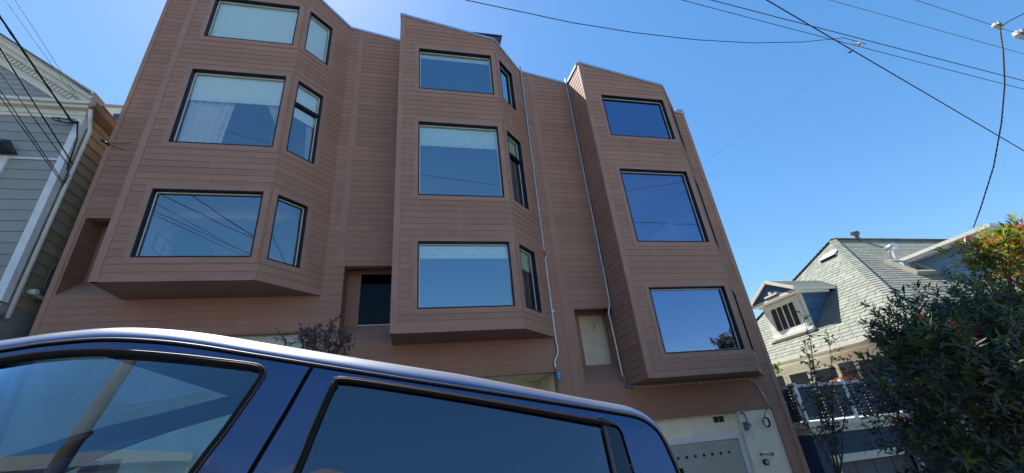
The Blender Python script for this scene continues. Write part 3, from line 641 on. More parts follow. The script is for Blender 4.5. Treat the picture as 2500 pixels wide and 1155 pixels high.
# garage wing with roof deck
wx0, wx1, wy = 9.25, xe+.42, 9.5
mb = MB(); lap(mb, (0,wy,0), X_, Z_, -Y_, subtract([(wx0, wx1, -3, 1.2)], (9.66,12.0,-4,.5)), .2, .014, 0, back=.1); lap(mb, (wx0,0,0), Y_, Z_, -X_, [(wy, 17, -3, 1.2)], .2, .014, 0, mi=1, back=.1)
mb.build('garage_wing', [M['navy'], siding('bright_blue_boards', (.045,.10,.25), .2, 0, .1, .7)], BH)
mb = MB(); mb.box(wx0-.12, wx1, wy-.14, 17, 1.3, 1.42); mb.box(wx0-.05, wx1, wy-.06, 17, 1.15, 1.3); mb.build('deck_floor', M['cream'], BH)
mb = MB(); mb.box(9.55, 9.68, wy-.06, wy, -3, .52); mb.box(11.97, 12.12, wy-.06, wy, -3, .52); mb.box(9.5, 12.17, wy-.08, wy, .52, .68); mb.build('garage_casing', M['cream'], BH)
mb = MB(); mb.box(9.68, 11.97, wy+.08, wy+.12, -3, .52, 0)
for i in range(3): mb.box(9.68+.57*(i+1)-.006, 9.68+.57*(i+1)+.006, wy+.072, wy+.0799, -3, .52, 1)
mb.build('garage_door', [mat('slate_door', (.10,.125,.14), .6, .1), M['black']], BH)
RL = MB(); lat = MB()
RL.box(wx0-.05, wx1, wy-.04, wy+.05, 2.22, 2.29); RL.box(wx0-.05, wx0+.04, wy, 16, 2.22, 2.29)
for x, y in ((wx0,wy),(10.75,wy),(12.3,wy),(wx0,11.2),(wx0,13.)):
    posts = MB(); posts.box(x-.05, x+.05, y-.05, y+.05, 1.42, 2.33); posts.build('railing_post', M['wtrim'], BH)
def lattice(O, U, L):
    n = int(L/.075)
    for i in range(n): lat.obox(O, U, Z_, U.cross(Z_), .075*i, .075*i+.046, 1.46, 2.22, -.006, .006)
    for j in range(10): lat.obox(O, U, Z_, U.cross(Z_), 0, L, 1.47+.077*j, 1.47+.077*j+.046, .0065, .018)
lattice(Vector((wx0+.05,wy,0)), X_, wx1-wx0-.1); lattice(Vector((wx0,wy+.05,0)), Y_, 6)
M['grail'] = mat('grey_white_paint', (.50,.50,.48), .6, .08)
rp = RL.build('handrail', M['grail'], BH); lat.build('lattice', mat('navy_paint', (.02,.035,.085), .6, .1), BH)
t = thing('deck_bench', 'orange cushioned bench on the blue deck behind the lattice railing', 'bench', (12.0, 10.4, 1.42))
mb = MB(); mb.box(11.6, 12.28, 10.2, 10.6, 2.36, 2.44); mb.build('cushion', mat('orange_cloth', (.5,.13,.05), .8, .1), t)
mb = MB(); mb.box(11.5,12.28,10.2,10.6,2.28,2.338)
for x in (11.54, 12.22):
    for y in (10.24, 10.56): mb.box(x-.02,x+.02,y-.02,y+.02,1.42,2.28)
mb.build('stand', M['white'], t)
t = thing('deck_pot', 'small pot with yellow green leaves at the deck edge near the brown building', 'plant pot', (9.5, 10.6, 1.42))

# ------------------------------------------------------------------ foliage
def leaf(mb, p, d, n, L, W, mi, droop=.25):
    d = d.normalized(); s = d.cross(n)
    if s.length < 1e-4: s = d.cross(Vector((.3,.8,.5)))
    s.normalize(); n = s.cross(d)
    a = p; m = p+d*L*.5-n*L*droop*.15; t = p+d*L-n*L*droop
    l = m+s*W/2+n*W*.14; r = m-s*W/2+n*W*.14
    k = len(mb.v); mb.v += [tuple(a), tuple(l), tuple(t), tuple(r), tuple(m)]
    mb.f += [(k,k+4,k+1),(k+4,k+2,k+1),(k,k+3,k+4),(k+4,k+3,k+2)]; mb.m += [mi]*4; mb.sm += [True]*4
rv = lambda: Vector((random.gauss(0,1), random.gauss(0,1), random.gauss(0,1))).normalized()
def whorl(mb, p, ax, L, W, n, mi, spread=1.0):
    """a spray: leaves set alternately along a short twig, crowded at its tip"""
    ax = (ax.normalized()+rv()*.25).normalized(); x = ax.cross(rv()); x.normalize(); y = ax.cross(x); a0 = random.random()*6.28; tl = L*random.uniform(.8,1.7)
    for i in range(n):
        t = a0+i*2.4+random.uniform(-.3,.3); f = (i/n)**.6; el = .35+.75*f+random.uniform(-.2,.2)
        d = (x*math.cos(t)+y*math.sin(t))*math.cos(el)+ax*math.sin(el); d.z -= .15
        leaf(mb, p+ax*tl*(f-1), d, ax+rv()*.35, L*random.uniform(.55,1.15), W*random.uniform(.75,1.2), mi if random.random() > .15 else random.choice((0,1)), random.uniform(.05,.5))
TR = thing('street_tree', 'large dark leafy street tree with reddish young leaf tips at the right edge', 'tree', (8.6, 4.6, gz(8.6)+.13))
lumps = [(6.5,4.4,2.55,.5),(6.0,4.5,1.9,.5),(6.2,4.45,2.45,.3),(7.1,4.5,2.6,.6),(7.9,4.6,2.5,.7),(8.6,4.7,2.6,.6),(8.95,4.6,3.7,.28),(9.35,4.6,3.6,.62),(9.75,4.5,4.05,.38),(10.5,4.6,3.6,.8),(6.9,4.3,2.0,.9),(8.1,4.5,2.3,1.1),(9.4,4.6,2.5,1.15),(10.8,4.7,2.3,1.2),
         (6.35,4.5,1.1,.75),(6.95,4.3,.6,.85),(8.0,4.4,.9,1.1),(9.3,4.5,1.0,1.15),(10.7,4.6,.8,1.2),(7.6,4.4,-.1,.8),(8.8,4.5,-.1,.9),(10.2,4.5,-.2,1.0),(7.0,5.1,1.6,.9),(8.6,5.4,2.2,1.1),(9.9,5.5,2.4,1.1)]
mb = MB(); core = Vector((8.6,4.6,1.2))
for (x, y, z, r) in lumps:
    hubs = [rv() for _ in range(6)]
    c = Vector((x,y,z)); n = int(185*r*r+24)
    for i in range(n):
        d = rv(); rr = r*(random.random()**.35)*random.choice((1,1,1,1.15))
        if i % 3: d = (d+.4*hubs[i % len(hubs)]).normalized()
        p = c+Vector((d.x, d.y, d.z*.9))*rr
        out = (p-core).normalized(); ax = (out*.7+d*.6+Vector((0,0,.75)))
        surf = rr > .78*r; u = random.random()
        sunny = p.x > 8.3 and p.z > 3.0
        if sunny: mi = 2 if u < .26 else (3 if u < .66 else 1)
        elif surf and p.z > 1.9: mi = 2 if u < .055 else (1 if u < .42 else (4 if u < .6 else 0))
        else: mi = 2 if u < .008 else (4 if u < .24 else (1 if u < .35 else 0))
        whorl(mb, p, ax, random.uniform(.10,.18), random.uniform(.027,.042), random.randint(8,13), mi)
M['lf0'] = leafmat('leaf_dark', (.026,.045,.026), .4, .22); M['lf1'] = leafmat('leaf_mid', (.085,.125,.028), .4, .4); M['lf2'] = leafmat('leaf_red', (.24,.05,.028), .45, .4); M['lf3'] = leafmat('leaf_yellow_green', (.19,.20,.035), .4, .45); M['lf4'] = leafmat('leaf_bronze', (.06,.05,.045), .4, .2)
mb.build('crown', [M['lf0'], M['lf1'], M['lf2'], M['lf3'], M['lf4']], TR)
M['bark'] = mat('bark', (.09,.07,.055), .95, .3, 9, .8, 30, stretch=(1,1,.3))
mb = MB(); g0 = gz(8.6)+.1
mb.tube([(8.6,4.6,g0),(8.58,4.58,g0+.6),(8.62,4.6,g0+1.3),(8.5,4.6,1.0)], [.19,.15,.13,.11], 10)
for (x, y, z, r) in lumps:
    e = Vector((x,y,z)); s = Vector((8.55,4.6,min(1.0,z-.3))); m = s.lerp(e,.5)+Vector((random.uniform(-.2,.2),random.uniform(-.2,.2),.15)); mb.tube([s,m,e], [.06,.035,.012], 6)
mb.build('trunk', M['bark'], TR)
def twig_tree(name, label, base, stems, lf, L, W, nleaf, mats, cat='tree', fan=False):
    t = thing(name, label, cat, base); tk = MB(); cr = MB()
    for st in stems:
        tk.tube(st[0], st[1], 6); pts = [Vector(p) for p in st[0]]
        for i in range(len(pts)-1):
            if i+1 < st[2]: continue
            for k in range(nleaf):
                p = pts[i].lerp(pts[i+1], random.random()); d = rv(); d.z = abs(d.z)*.6; b = p+d*random.uniform(.05, st[3])
                tk.tube([p, b], [.006,.003], 4)
                for q in range(lf):
                    pp = p.lerp(b, random.uniform(.3,1)); leaf(cr, pp, (d+rv()*.9), rv(), L*random.uniform(.6,1.1), W, 0 if random.random() < .8 else 1, random.uniform(0,.5))
    tk.build('trunk', M['bark'], t); cr.build('crown', mats, t); return t
def pth(a, b, n=6, j=.06):
    a, b = Vector(a), Vector(b); return [a.lerp(b, i/n)+(Vector((random.uniform(-j,j),random.uniform(-j,j),0)) if 0 < i < n else Vector((0,0,0))) for i in range(n+1)]
b0 = (7.55, 7.5, gz(7.5)+.13)
st = [(pth(b0,(7.58,7.5,.55),3,.01),[.04]*4,9,.1)]
for (x, z) in ((8.15,3.5),(8.5,3.1),(8.0,3.05),(7.75,2.5),(8.75,2.6),(7.35,2.2),(8.35,2.2),(7.95,1.5)):
    st.append((pth((7.58,7.5,.5),(x,7.5+random.uniform(-.3,.3),z)), [.016,.014,.012,.010,.008,.006,.004], 3, .3))
twig_tree('young_tree', 'thin young street tree with sparse small leaves before the lattice deck', b0, st, 7, .065, .026, 8, [leafmat('leaf_sapling', (.045,.065,.03), .4, .3), leafmat('leaf_sapling2', (.10,.11,.04), .4, .4)])
b0 = (-1.4, 6.8, gz(-1.4)+.13)
st = [(pth(b0,(-1.4,6.8,2.3),4,.03),[.045,.04,.035,.03,.028],9,.1)]
for i in range(17):
    x = random.uniform(-1.85,-.92); z = 3.15+.42*max(0, 1-((x+1.42)/.55)**2)*random.uniform(.6,1.15)
    st.append((pth((-1.4,6.8,2.2),(x,6.8+random.uniform(-.5,.5),z),5,.05), [.016,.014,.011,.009,.006,.004], 3, .2))
twig_tree('japanese_maple', 'small purple leaved maple rising behind the car roof before the brown wall', b0, st, 5, .075, .02, 7, [leafmat('leaf_purple', (.085,.055,.07), .4, .25), leafmat('leaf_purple2', (.13,.10,.11), .3, .25)])
mb = MB()
for i in range(90): leaf(mb, Vector((8.75,9.35,2.62))+rv()*random.random()*.2, rv(), rv(), .08, .04, 0)
M['lfy'] = leafmat('leaf_yellow', (.25,.3,.05), .3, .4)
t['label'] = 'leafy yellow green plant in a tall pot on deck corner near the brown building'; t['category'] = 'potted plant'; t.name = 'potted_plant'
t.location = (9.6, 10.2, 1.42); mb.v = [(v[0]+.85, v[1]+.85, v[2]+.18) for v in mb.v]
mb.build('leaves', M['lfy'], t)
mb = MB(); mb.tube([(9.6,10.2,1.425),(9.6,10.2,1.75)], [.11,.15], 14); mb.tube([(9.6,10.2,1.75),(9.6,10.2,2.72)], [.015,.01], 6); mb.build('pot', mat('terracotta', (.3,.12,.07), .8, .1), t)

# ------------------------------------------------------------------ overhead wires
def sag(p, q, s, n=24):
    p, q = Vector(p), Vector(q); return [p.lerp(q, i/n)-Vector((0,0,4*s*(i/n)*(1-i/n))) for i in range(n+1)]
def ext(p, q, a, b):
    p, q = Vector(p), Vector(q); return p-(q-p)*a, q+(q-p)*b
def cable(label, path, r, m='wire', group='overhead cables', name='overhead_cable'):
    mb = MB(); mb.tube(path, r, 6); return tag(mb.build(name, M[m], None, path[0]), label, 'cable', group)
p, q = ext((6.1,3.78,8.3), (14.9,5.7,7.0), 1.0, 1.0); cable('thick straight cable slanting steeply down across the right side sky', sag(p, q, .0), .0105)
p, q = ext((6.59,5,10.17), (15.17,5,8.76), 1.3, .9); cable('upper cable of the near parallel pair crossing right sky', sag(p, q, .06), .009)
p2 = sag(Vector(p)+Vector((0,.05,-.05)), Vector(q)+Vector((0,.06,-.28)), .12); cable('lower cable of the near parallel pair crossing right sky', p2, .007)
p, q = ext((10.12,5,10.89), (16.13,5,9.84), 1.6, 1.0); cable('thin single cable high above the parallel pair in right sky', sag(p, q, .0), .007, 'wiregrey')
p, q = ext((13.41,5,11.56), (16.08,5,10.9), 2.0, 2.0); cable('topmost thin cable in the right corner carrying two pale connectors', sag(p, q, .0), .008, 'wiregrey')
for x, yy, z, s, lb in ((16.02,5,10.92,.8,'smaller pale clamp on the topmost cable where the twisted drop joins'),(16.72,5,10.68,1.1,'larger pale connector block on topmost cable at right edge')):
    mb = MB(); mb.bar((x-.16*s,yy,z+.05),(x+.16*s,yy,z-.05),.10*s,.12*s,0); mb.bar((x-.05*s,yy-.02,z+.06),(x+.09*s,yy-.02,z+.01),.16*s,.17*s,1); tag(mb.build('cable_clamp', [M['porcelain'], M['wiregrey']], None, (x,yy,z)), lb, 'cable clamp')
fx = [Vector(v) for v in ((-6.5,4.2,11.2),(-2.6,4.7,9.75),(.86,5,9.0),(2.91,5,8.74),(4.2,5,8.68),(5.59,5,8.70),(7.0,5,8.83),(8.4,5,9.08),(9.78,5,9.44),(10.4,5,9.33))]
cable('sagging cable over the middle bay that joins the paired cables', fx, .008)
def twisted(path, r, tw=.012, turns=20):
    mb = MB(); n = len(path)
    for ph in (0, 2.09, 4.19):
        mb.tube([Vector(p)+Vector((math.cos(ph+turns*6.283*i/n), math.sin(ph+turns*6.283*i/n), 0))*tw for i, p in enumerate(path)], r, 5)
    return mb
pe = [(30,5.0,18.0),(17.85,5,11.82),(16.7,5,11.25),(16.2,5,10.95),(15.98,5.0,10.75),(15.9,5.2,10.1),(16.0,5.6,9.35),(16.17,6.2,8.5),(16.4,7.0,7.55),(16.65,7.9,6.7),(16.9,8.5,6.25)]
pp = []
for i in range(len(pe)-1): pp += [Vector(pe[i]).lerp(Vector(pe[i+1]), j/8) for j in range(8)]
tag(twisted(pp, .012, .012, 26).build('service_drop', M['wire'], None, pp[0]), 'twisted service cable hanging steeply down to the blue house dormer', 'cable', 'overhead cables')
cable('very thin wire from the right edge of the brown building to the paired cables', sag((8.14,8.7,8.42),(9.68,5,8.94),.05), .0022, 'wiregrey')
mb = MB(); mb.tube([(9.66,5,8.93),(9.78,5,9.0)], .018, 8); mb.tube([(9.78,5,9.0),(9.93,5,9.12),(9.95,5,9.33)], .005, 5); tag(mb.build('wire_insulator', M['wire'], None, (9.7,5,8.95)), 'small black strain insulator under the paired cables above right sky', 'insulator')
mb = MB(); mb.bar((10.02,5,9.24),(10.22,5,9.31),.04,.05); mb.bar((10.1,5,9.3),(10.16,5,9.26),.09,.06); tag(mb.build('wire_splice', M['porcelain'], None, (10.1,5,9.27)), 'small pale splice on the lower of the paired cables', 'splice')
# service drops to the grey house, from the pole across the street
PX, PY, PT = -5.3, -6.6, 10.6
def drop(lb, a, b, r, m='wire', s=.12, tw=False):
    pth_ = sag(a, b, s, 40)
    if tw: tag(twisted(pth_, .013, .013, 26).build('service_drop', M[m], None, a), lb, 'cable', 'service drops to the grey house')
    else: cable(lb, pth_, r, m, 'service drops to the grey house', 'service_drop')
drop('thick twisted service cable ending at the white corner board top of the grey house', (-6.97,8.3,8.43), (PX,PY,PT), .013, tw=True)
drop('dark service cable landing halfway up the grey house corner board', (-6.66,8.42,7.37), (PX+.6,PY,PT+.2), .012)
drop('thinner service cable landing just below the halfway one', (-6.72,8.42,7.34), (PX+.5,PY,PT-.9), .008)
drop('upper strand of the lowest pair of cables on the grey house', (-6.66,8.42,6.92), (PX+.8,PY,PT-.6), .0075)
drop('lower strand of the lowest pair of cables on the grey house', (-6.66,8.42,6.88), (PX+.75,PY,PT-.85), .0075)
drop('left of two faint thin wires ending at the grey house gutter', (-7.0,8.25,8.95), (PX-.3,PY,PT-.2), .005, 'wiregrey')
drop('right of two faint thin wires ending at the grey house gutter', (-6.95,8.25,8.95), (PX+.3,PY,PT), .005, 'wiregrey')
mb = MB()
def loop(c, rx, rz, y, tilt=0.): mb.tube([(c[0]+rx*math.cos(t*.314)-rz*tilt*math.sin(t*.314), y+.05*math.sin(t*.314), c[1]+rz*math.sin(t*.314)+rx*tilt*math.cos(t*.314)) for t in range(20)], .012, 6)
loop((-7.05,8.36),.2,.07,8.3,-.25); loop((-6.98,8.33),.14,.06,8.28,-.4); mb.tube([(-6.98,8.3,8.42),(-6.9,8.33,8.35),(-6.86,8.38,8.4)], .03, 8); mb.tube([(-6.86,8.38,8.38),(-6.8,8.45,8.0),(-6.78,8.5,7.3)], .013, 6)
mb.tube([(-6.72,8.42,7.3),(-6.66,8.44,7.1),(-6.7,8.47,6.95)], .012, 6)
tag(mb.build('cable_loop', M['wire'], None, (-7.0,8.3,8.3)), 'tangled black cable loops at the top of the grey house corner board', 'cable')
mb = MB(); mb.tube([(-6.5,8.6,8.14),(-6.38,8.66,8.08)], .025, 8); mb.tube([(-6.43,8.7,8.1),(-6.43,8.55,8.12)], .008, 6); mb.tube([(-6.38,8.66,8.08),(-6.1,8.70,7.98)], .006, 5)
mb.tube([(-6.4,8.66,8.14),(-6.2,8.70,8.16),(-6.0,8.71,8.2)], .004, 5); tag(mb.build('wire_hook', M['wire'], None, (-6.43,8.7,8.1)), 'small black hook with loose wire on left edge of the brown building', 'hook')
PL = thing('utility_pole', 'wooden utility pole with crossarm across the street, mirrored in the car window', 'pole', (PX,PY,gz(PX)))
mb = MB(); mb.tube([(PX,PY,gz(PX)-.3),(PX,PY,PT+.7)], [.16,.11], 12); mb.build('post', M['bark'], PL)
mb = MB(); mb.box(PX-1.1,PX+1.1,PY-.05,PY+.05,PT-.05,PT+.07); mb.build('crossarm', M['bark'], PL)
for dx in (-.9,-.3,.3,.9):
    mb = MB(); mb.tube([(PX+dx,PY,PT+.07),(PX+dx,PY,PT+.22)], [.03,.045], 8); mb.build('insulator', M['porcelain'], PL)

# ------------------------------------------------------------------ houses across the street (they light the shaded side and show in the glass)
def far_house(x0, x1, h, col, label, gable):
    zb = gz((x0+x1)/2); t = thing('row_house', label, 'house', ((x0+x1)/2, -11.4, zb), group='houses across the street'); ya, yb = -26, -11.4
    mb = MB(); mb.box(x0, x1, ya, yb, zb-2.5, zb+h); mb.build('wall', mat('far_wall', col, .8, .08), t)
    mb = MB()
    if gable: mb.prism([(x0-.2,yb+.3,zb+h),(x1+.2,yb+.3,zb+h),((x0+x1)/2,yb+.3,zb+h+2.)], (0,ya-yb-.5,0))
    else: mb.box(x0-.15, x1+.15, ya-.1, yb+.3, zb+h, zb+h+.4)
    mb.build('roof', mat('far_roof', (.25,.25,.25), .9, .1), t)
    for fl in range(2):
        for i in range(2):
            xc = x0+(x1-x0)*(.28+.44*i); zc = zb+h-1.9-3.*fl
            mb = MB(); mb.box(xc-.75,xc+.75,yb,yb+.08,zc-.95,zc+.95); w = mb.build('window', M['white'], t)
            mb = MB(); mb.box(xc-.62,xc+.62,yb+.081,yb+.09,zc-.82,zc+.82); mb.build('pane', M['frame'], w)
    mb = MB(); mb.box(x0+.8,x0+3.4,yb,yb+.06,zb-1.2,zb+2.2); mb.build('garage_door', M['greydoor'], t)
far_house(-19.5,-12.3,6.2,(.8,.74,.6), 'cream row house opposite with gable roof, upmost on the hill', True)
far_house(-12.1,-4.9,6.6,(.74,.75,.74), 'pale grey flat roofed row house opposite beside the utility pole', False)
far_house(-4.7,2.5,6.0,(.74,.72,.66), 'off white gabled row house opposite the brown building', True)
far_house(2.7,9.9,6.4,(.76,.68,.55), 'tan flat roofed row house opposite', False)
far_house(10.1,17.3,6.6,(.8,.8,.8), 'white flat roofed row house opposite, lowest on the hill', False)

# ------------------------------------------------------------------ parked car (a along its length, b across, h up)
CB = 2.32
HB = [(0.2,1.42),(0.3,1.40),(0.6,1.36),(1.0,1.34),(1.15,1.345),(1.3,1.38),(1.5,1.43),(1.70,1.485),(1.74,1.4965),(1.765,1.508),(1.785,1.521),(2.0,1.60)]
def bh(h):
    for (h0, b0), (h1, b1) in zip(HB, HB[1:]):
        if h <= h1: t = max(0, (h-h0)/(h1-h0)); return b0+(b1-b0)*t
    return HB[-1][1]
CS, SN = math.cos(TH), math.sin(TH)
W0 = Vector((-1.6*CS*SN, CB, 1.6-1.6*CS*CS))
car = thing('parked_car', 'dark blue car with tinted side windows parked in the foreground, sun glinting on its roof', 'car', W0, (0,TH,0))
def K(a, b, h): return (a, b-CB, h)
def S_(a, h, o=0., far=False):
    b = bh(h)+o; return K(a, 2*CB-b if far else b, h)
def paint(name, base, rough, metal):
    m, nt, b = _nt(name); N = nt.nodes; L = nt.links
    b.inputs['Base Color'].default_value = (*base, 1); b.inputs['Metallic'].default_value = metal; b.inputs['Roughness'].default_value = rough
    b.inputs['Coat Weight'].default_value = 1.; b.inputs['Coat Roughness'].default_value = .02; b.inputs['Coat IOR'].default_value = 1.6
    g = N.new('ShaderNodeNewGeometry'); spn = N.new('ShaderNodeSeparateXYZ'); L.new(g.outputs['Normal'], spn.inputs[0])
    up = N.new('ShaderNodeMapRange'); up.inputs[1].default_value = .55; up.inputs[2].default_value = .97; L.new(spn.outputs['Z'], up.inputs[0])
    tc = N.new('ShaderNodeTexCoord'); no = N.new('ShaderNodeTexNoise'); no.inputs['Scale'].default_value = 900; no.inputs['Detail'].default_value = 1
    L.new(tc.outputs['Object'], no.inputs['Vector'])
    mr = N.new('ShaderNodeMapRange'); mr.inputs[3].default_value = rough-.1; mr.inputs[4].default_value = rough+.16; L.new(no.outputs['Fac'], mr.inputs[0]); L.new(mr.outputs[0], b.inputs['Roughness'])
    n2 = N.new('ShaderNodeTexNoise'); n2.inputs['Scale'].default_value = 2.2; n2.inputs['Detail'].default_value = 3; L.new(tc.outputs['Object'], n2.inputs['Vector'])
    m2 = N.new('ShaderNodeMapRange'); m2.inputs[3].default_value = .01; m2.inputs[4].default_value = .05; L.new(n2.outputs['Fac'], m2.inputs[0])
    ad = N.new('ShaderNodeMath'); ad.operation = 'MULTIPLY_ADD'; ad.inputs[1].default_value = .02; L.new(up.outputs[0], ad.inputs[0]); L.new(m2.outputs[0], ad.inputs[2]); L.new(ad.outputs[0], b.inputs['Coat Roughness'])
    dif = N.new('ShaderNodeBsdfDiffuse'); dif.inputs[0].default_value = (.42,.41,.40,1); mx = N.new('ShaderNodeMixShader')
    du = N.new('ShaderNodeMath'); du.operation = 'MULTIPLY'; du.inputs[1].default_value = .42; L.new(up.outputs[0], du.inputs[0])   # on what faces up, a dust film with white sun glare put in
    L.new(du.outputs[0], mx.inputs[0]); L.new(b.outputs[0], mx.inputs[1]); gd = N.new('ShaderNodeBsdfGlossy'); gd.inputs['Color'].default_value = (.62,.62,.64,1); gd.inputs['Roughness'].default_value = .48
    dm_ = N.new('ShaderNodeMixShader'); dm_.inputs[0].default_value = .55; L.new(dif.outputs[0], dm_.inputs[1]); L.new(gd.outputs[0], dm_.inputs[2])
    L.new(dm_.outputs[0], mx.inputs[2]); L.new(mx.outputs[0], N['Material Output'].inputs[0])
    return m
M['paint'] = paint('navy_metallic', (.042,.078,.185), .30, .7)
M['rubber'] = mat('rubber_seal', (.008,.008,.008), .7, .1, spec=.2)
M['seal2'] = mat('seal_highlight', (.06,.052,.042), .5, .1)  # rubber with the light caught on its edge put into the colour
M['gloss'] = mat('gloss_black', (.006,.007,.010), .08, .05, coat=.6)
M['cab'] = mat('cabin_plastic', (.05,.052,.056), .75, .2)
M['seat'] = mat('seat_cloth', (.045,.048,.055), .85, .15)
M['tyre'] = mat('tyre_rubber', (.02,.02,.02), .85, .2)
M['alloy'] = mat('alloy', (.6,.6,.62), .3, .08, metal=.9)
M['lamp'] = mat('lamp_lens', (.6,.6,.6), .1, .05, coat=1)
M['redlamp'] = mat('red_lens', (.4,.02,.02), .15, .05, coat=1)
M['carpane'] = glass('front_car_glass', 1.3, .10, (.72,.86,.88), (.75,.9,1.), wav=.012)
M['tint'] = glass('privacy_glass', 1.5, .10, (.055,.065,.08), (.8,.88,1.), wav=.012)
def catmull(P, n=8):
    P = [Vector(p) for p in P]; out = []
    for i in range(len(P)-1):
        p0, p1, p2, p3 = P[max(i-1,0)], P[i], P[i+1], P[min(i+2,len(P)-1)]
        for k in range(n):
            t = k/n; out.append(.5*((2*p1)+(p2-p0)*t+(2*p0-5*p1+4*p2-p3)*t*t+(3*p1-p0-3*p2+p3)*t**3))
    return out+[P[-1]]
PROF = catmull([(-2.45,1.10),(-2.1,1.275),(-1.78,1.43),(-1.5,1.545),(-1.199,1.674),(-1.106,1.712),(-.988,1.748),(-.862,1.767),(-.735,1.7745),(-.56,1.775),(-.2,1.7755),(.2,1.779),(.5,1.7795),(.657,1.779),(.744,1.776),(.793,1.757),(.825,1.724),(.85,1.663),(.868,1.6),(.90,1.45),(.945,1.25),(.98,1.10)], 8)
def frames(P):
    out = []
    for i, p in enumerate(P):
        d = (P[min(i+1,len(P)-1)]-P[max(i-1,0)]).normalized(); out.append((p, Vector((-d.y, d.x))))   # outward normal
    return out
FR = frames(PROF)
XS = [(0.,0.),(.004,.012),(.015,.026),(.04,.046),(.07,.0565),(.11,.0635),(.17,.0735),(.29,.0875),(.50,.101),(.70,.107)]
def section(p, n, kmax=None):
    b0 = bh(p.y); half = []
    sc = 1-.24*max(0, min(1, (p.x-.1)/.5))
    for db, dn in XS: half.append((b0+db+.006, dn*sc))
    half.append((CB, .11*sc))
    row = [K(p.x+n.x*dn, b, p.y+n.y*dn) for b, dn in half]
    row += [K(p.x+n.x*dn, 2*CB-b, p.y+n.y*dn) for b, dn in half[-2::-1]]
    return row
i_head = min(range(len(PROF)), key=lambda i: abs(PROF[i].x+1.02)); i_back = min(range(len(PROF)), key=lambda i: abs(PROF[i].x-.862)+abs(PROF[i].y-1.62))
body = MB()
body.grid([section(p, n) for p, n in FR[i_head:i_back+1]])
pil = 5
for sl in (slice(0, i_head+1), slice(i_back, None)):
    rows = [section(p, n) for p, n in FR[sl]]
    body.grid([r[:pil] for r in rows]); body.grid([r[-pil:] for r in rows])
# lower body loft
def top_h(a):
    for (a0, h0), (a1, h1) in zip(TOPH, TOPH[1:]):
        if a <= a1: return h0+(h1-h0)*(a-a0)/(a1-a0)
    return TOPH[-1][1]
TOPH = [(-3.75,.78),(-3.6,.95),(-3.3,1.03),(-2.4,1.12),(-2.2,1.14),(.95,1.14),(1.0,1.16),(2.45,1.16),(2.52,1.1)]
st_ = [-3.75,-3.68,-3.5,-3.2,-2.8,-2.4,-2.0,-1.5,-1,-.5,0,.5,.95,1.4,1.9,2.3,2.45,2.52]
rows = []
for a in st_:
    e = max(0, (-3.3-a)/.45)*.28+max(0, (a-2.3)/.22)*.06; T = top_h(a)
    half = [(1.42+e,.38),(1.36+e,.5),(1.325+e,.7),(1.315+e,min(.9,T-.12)),(1.34+e,T-.07),(1.40+e,T),(1.6+e,T+.012),(CB,T+.03)]
    rows.append([K(a,b,h) for b, h in half]+[K(a,2*CB-b,h) for b, h in half[-2::-1]])
body.grid(rows)
body.face(rows[0]); body.face(rows[-1][::-1])
body.face([K(-3.7,1.45,.38),K(2.5,1.45,.38),K(2.5,2*CB-1.45,.38),K(-3.7,2*CB-1.45,.38)])
body.build('body', M['paint'], car, rel=False)
def polar(poly, c, th):
    d = Vector((math.cos(th), math.sin(th))); best = None
    for i in range(len(poly)):
        p, q = Vector(poly[i])-c, Vector(poly[(i+1) % len(poly)])-c; e = q-p; den = d.x*e.y-d.y*e.x
        if abs(den) < 1e-12: continue
        t = (p.x*e.y-p.y*e.x)/den; u = (p.x*d.y-p.y*d.x)/den
        if t > 0 and -1e-9 <= u <= 1+1e-9: best = t if best is None else max(best, t)
    return c+d*best
def ring(mb, outer, inner, c, o0, o1, far=False, mi=0, nr=6, extra=140):
    c = Vector(c); ths = sorted(set([round(math.atan2(v[1]-c.y, v[0]-c.x), 5) for v in list(outer)+list(inner)]+[round(-math.pi+2*math.pi*i/extra, 5) for i in range(extra)]))
    rows = []
    for t in ths:
        a, b = polar(outer, c, t), polar(inner, c, t)
        rows.append([S_(*a.lerp(b, k/nr), o0+(o1-o0)*k/nr, far) for k in range(nr+1)])
    rows.append(rows[0]); mb.grid(rows, mi)
def offset(poly, d):
    out = []; n = len(poly); ar = sum(poly[i][0]*poly[(i+1)%n][1]-poly[(i+1)%n][0]*poly[i][1] for i in range(n)); sg = 1 if ar > 0 else -1
    for i in range(n):
        p, q, r = Vector(poly[i-1]), Vector(poly[i]), Vector(poly[(i+1) % n]); e1, e2 = (q-p).normalized(), (r-q).normalized()
        n1, n2 = Vector((e1.y,-e1.x)), Vector((e2.y,-e2.x)); m = (n1+n2); m = m/max(.35, m.length_squared)*2
        out.append(tuple(q+m*d*sg))
    return out
def patch(mb, poly, c, o, far=False, mi=0, nr=8):
    c = Vector(c); n = len(poly); rows = []
    P = []
    for i in range(n):
        a, b = Vector(poly[i]), Vector(poly[(i+1) % n]); k = max(1, int((b-a).length/.05)); P += [a.lerp(b, j/k) for j in range(k)]
    P.append(P[0])
    mb.grid([[S_(*c.lerp(p, (k+.02)/nr if k < nr else 1), o, far) for k in range(nr+1)] for p in P], mi)
BOT = 1.09
win1 = [(p.x, p.y) for p in catmull([(-1.95,1.215),(-1.72,1.365),(-1.45,1.51),(-1.169,1.639),(-1.073,1.675),(-.973,1.7),(-.87,1.713),(-.738,1.723),(-.61,1.729),(-.55,1.7305),(-.528,1.727),(-.52,1.716),(-.524,1.68),(-.545,1.56),(-.571,1.446),(-.62,1.16)], 4)]+[(-1.2,1.155),(-1.93,1.15)]
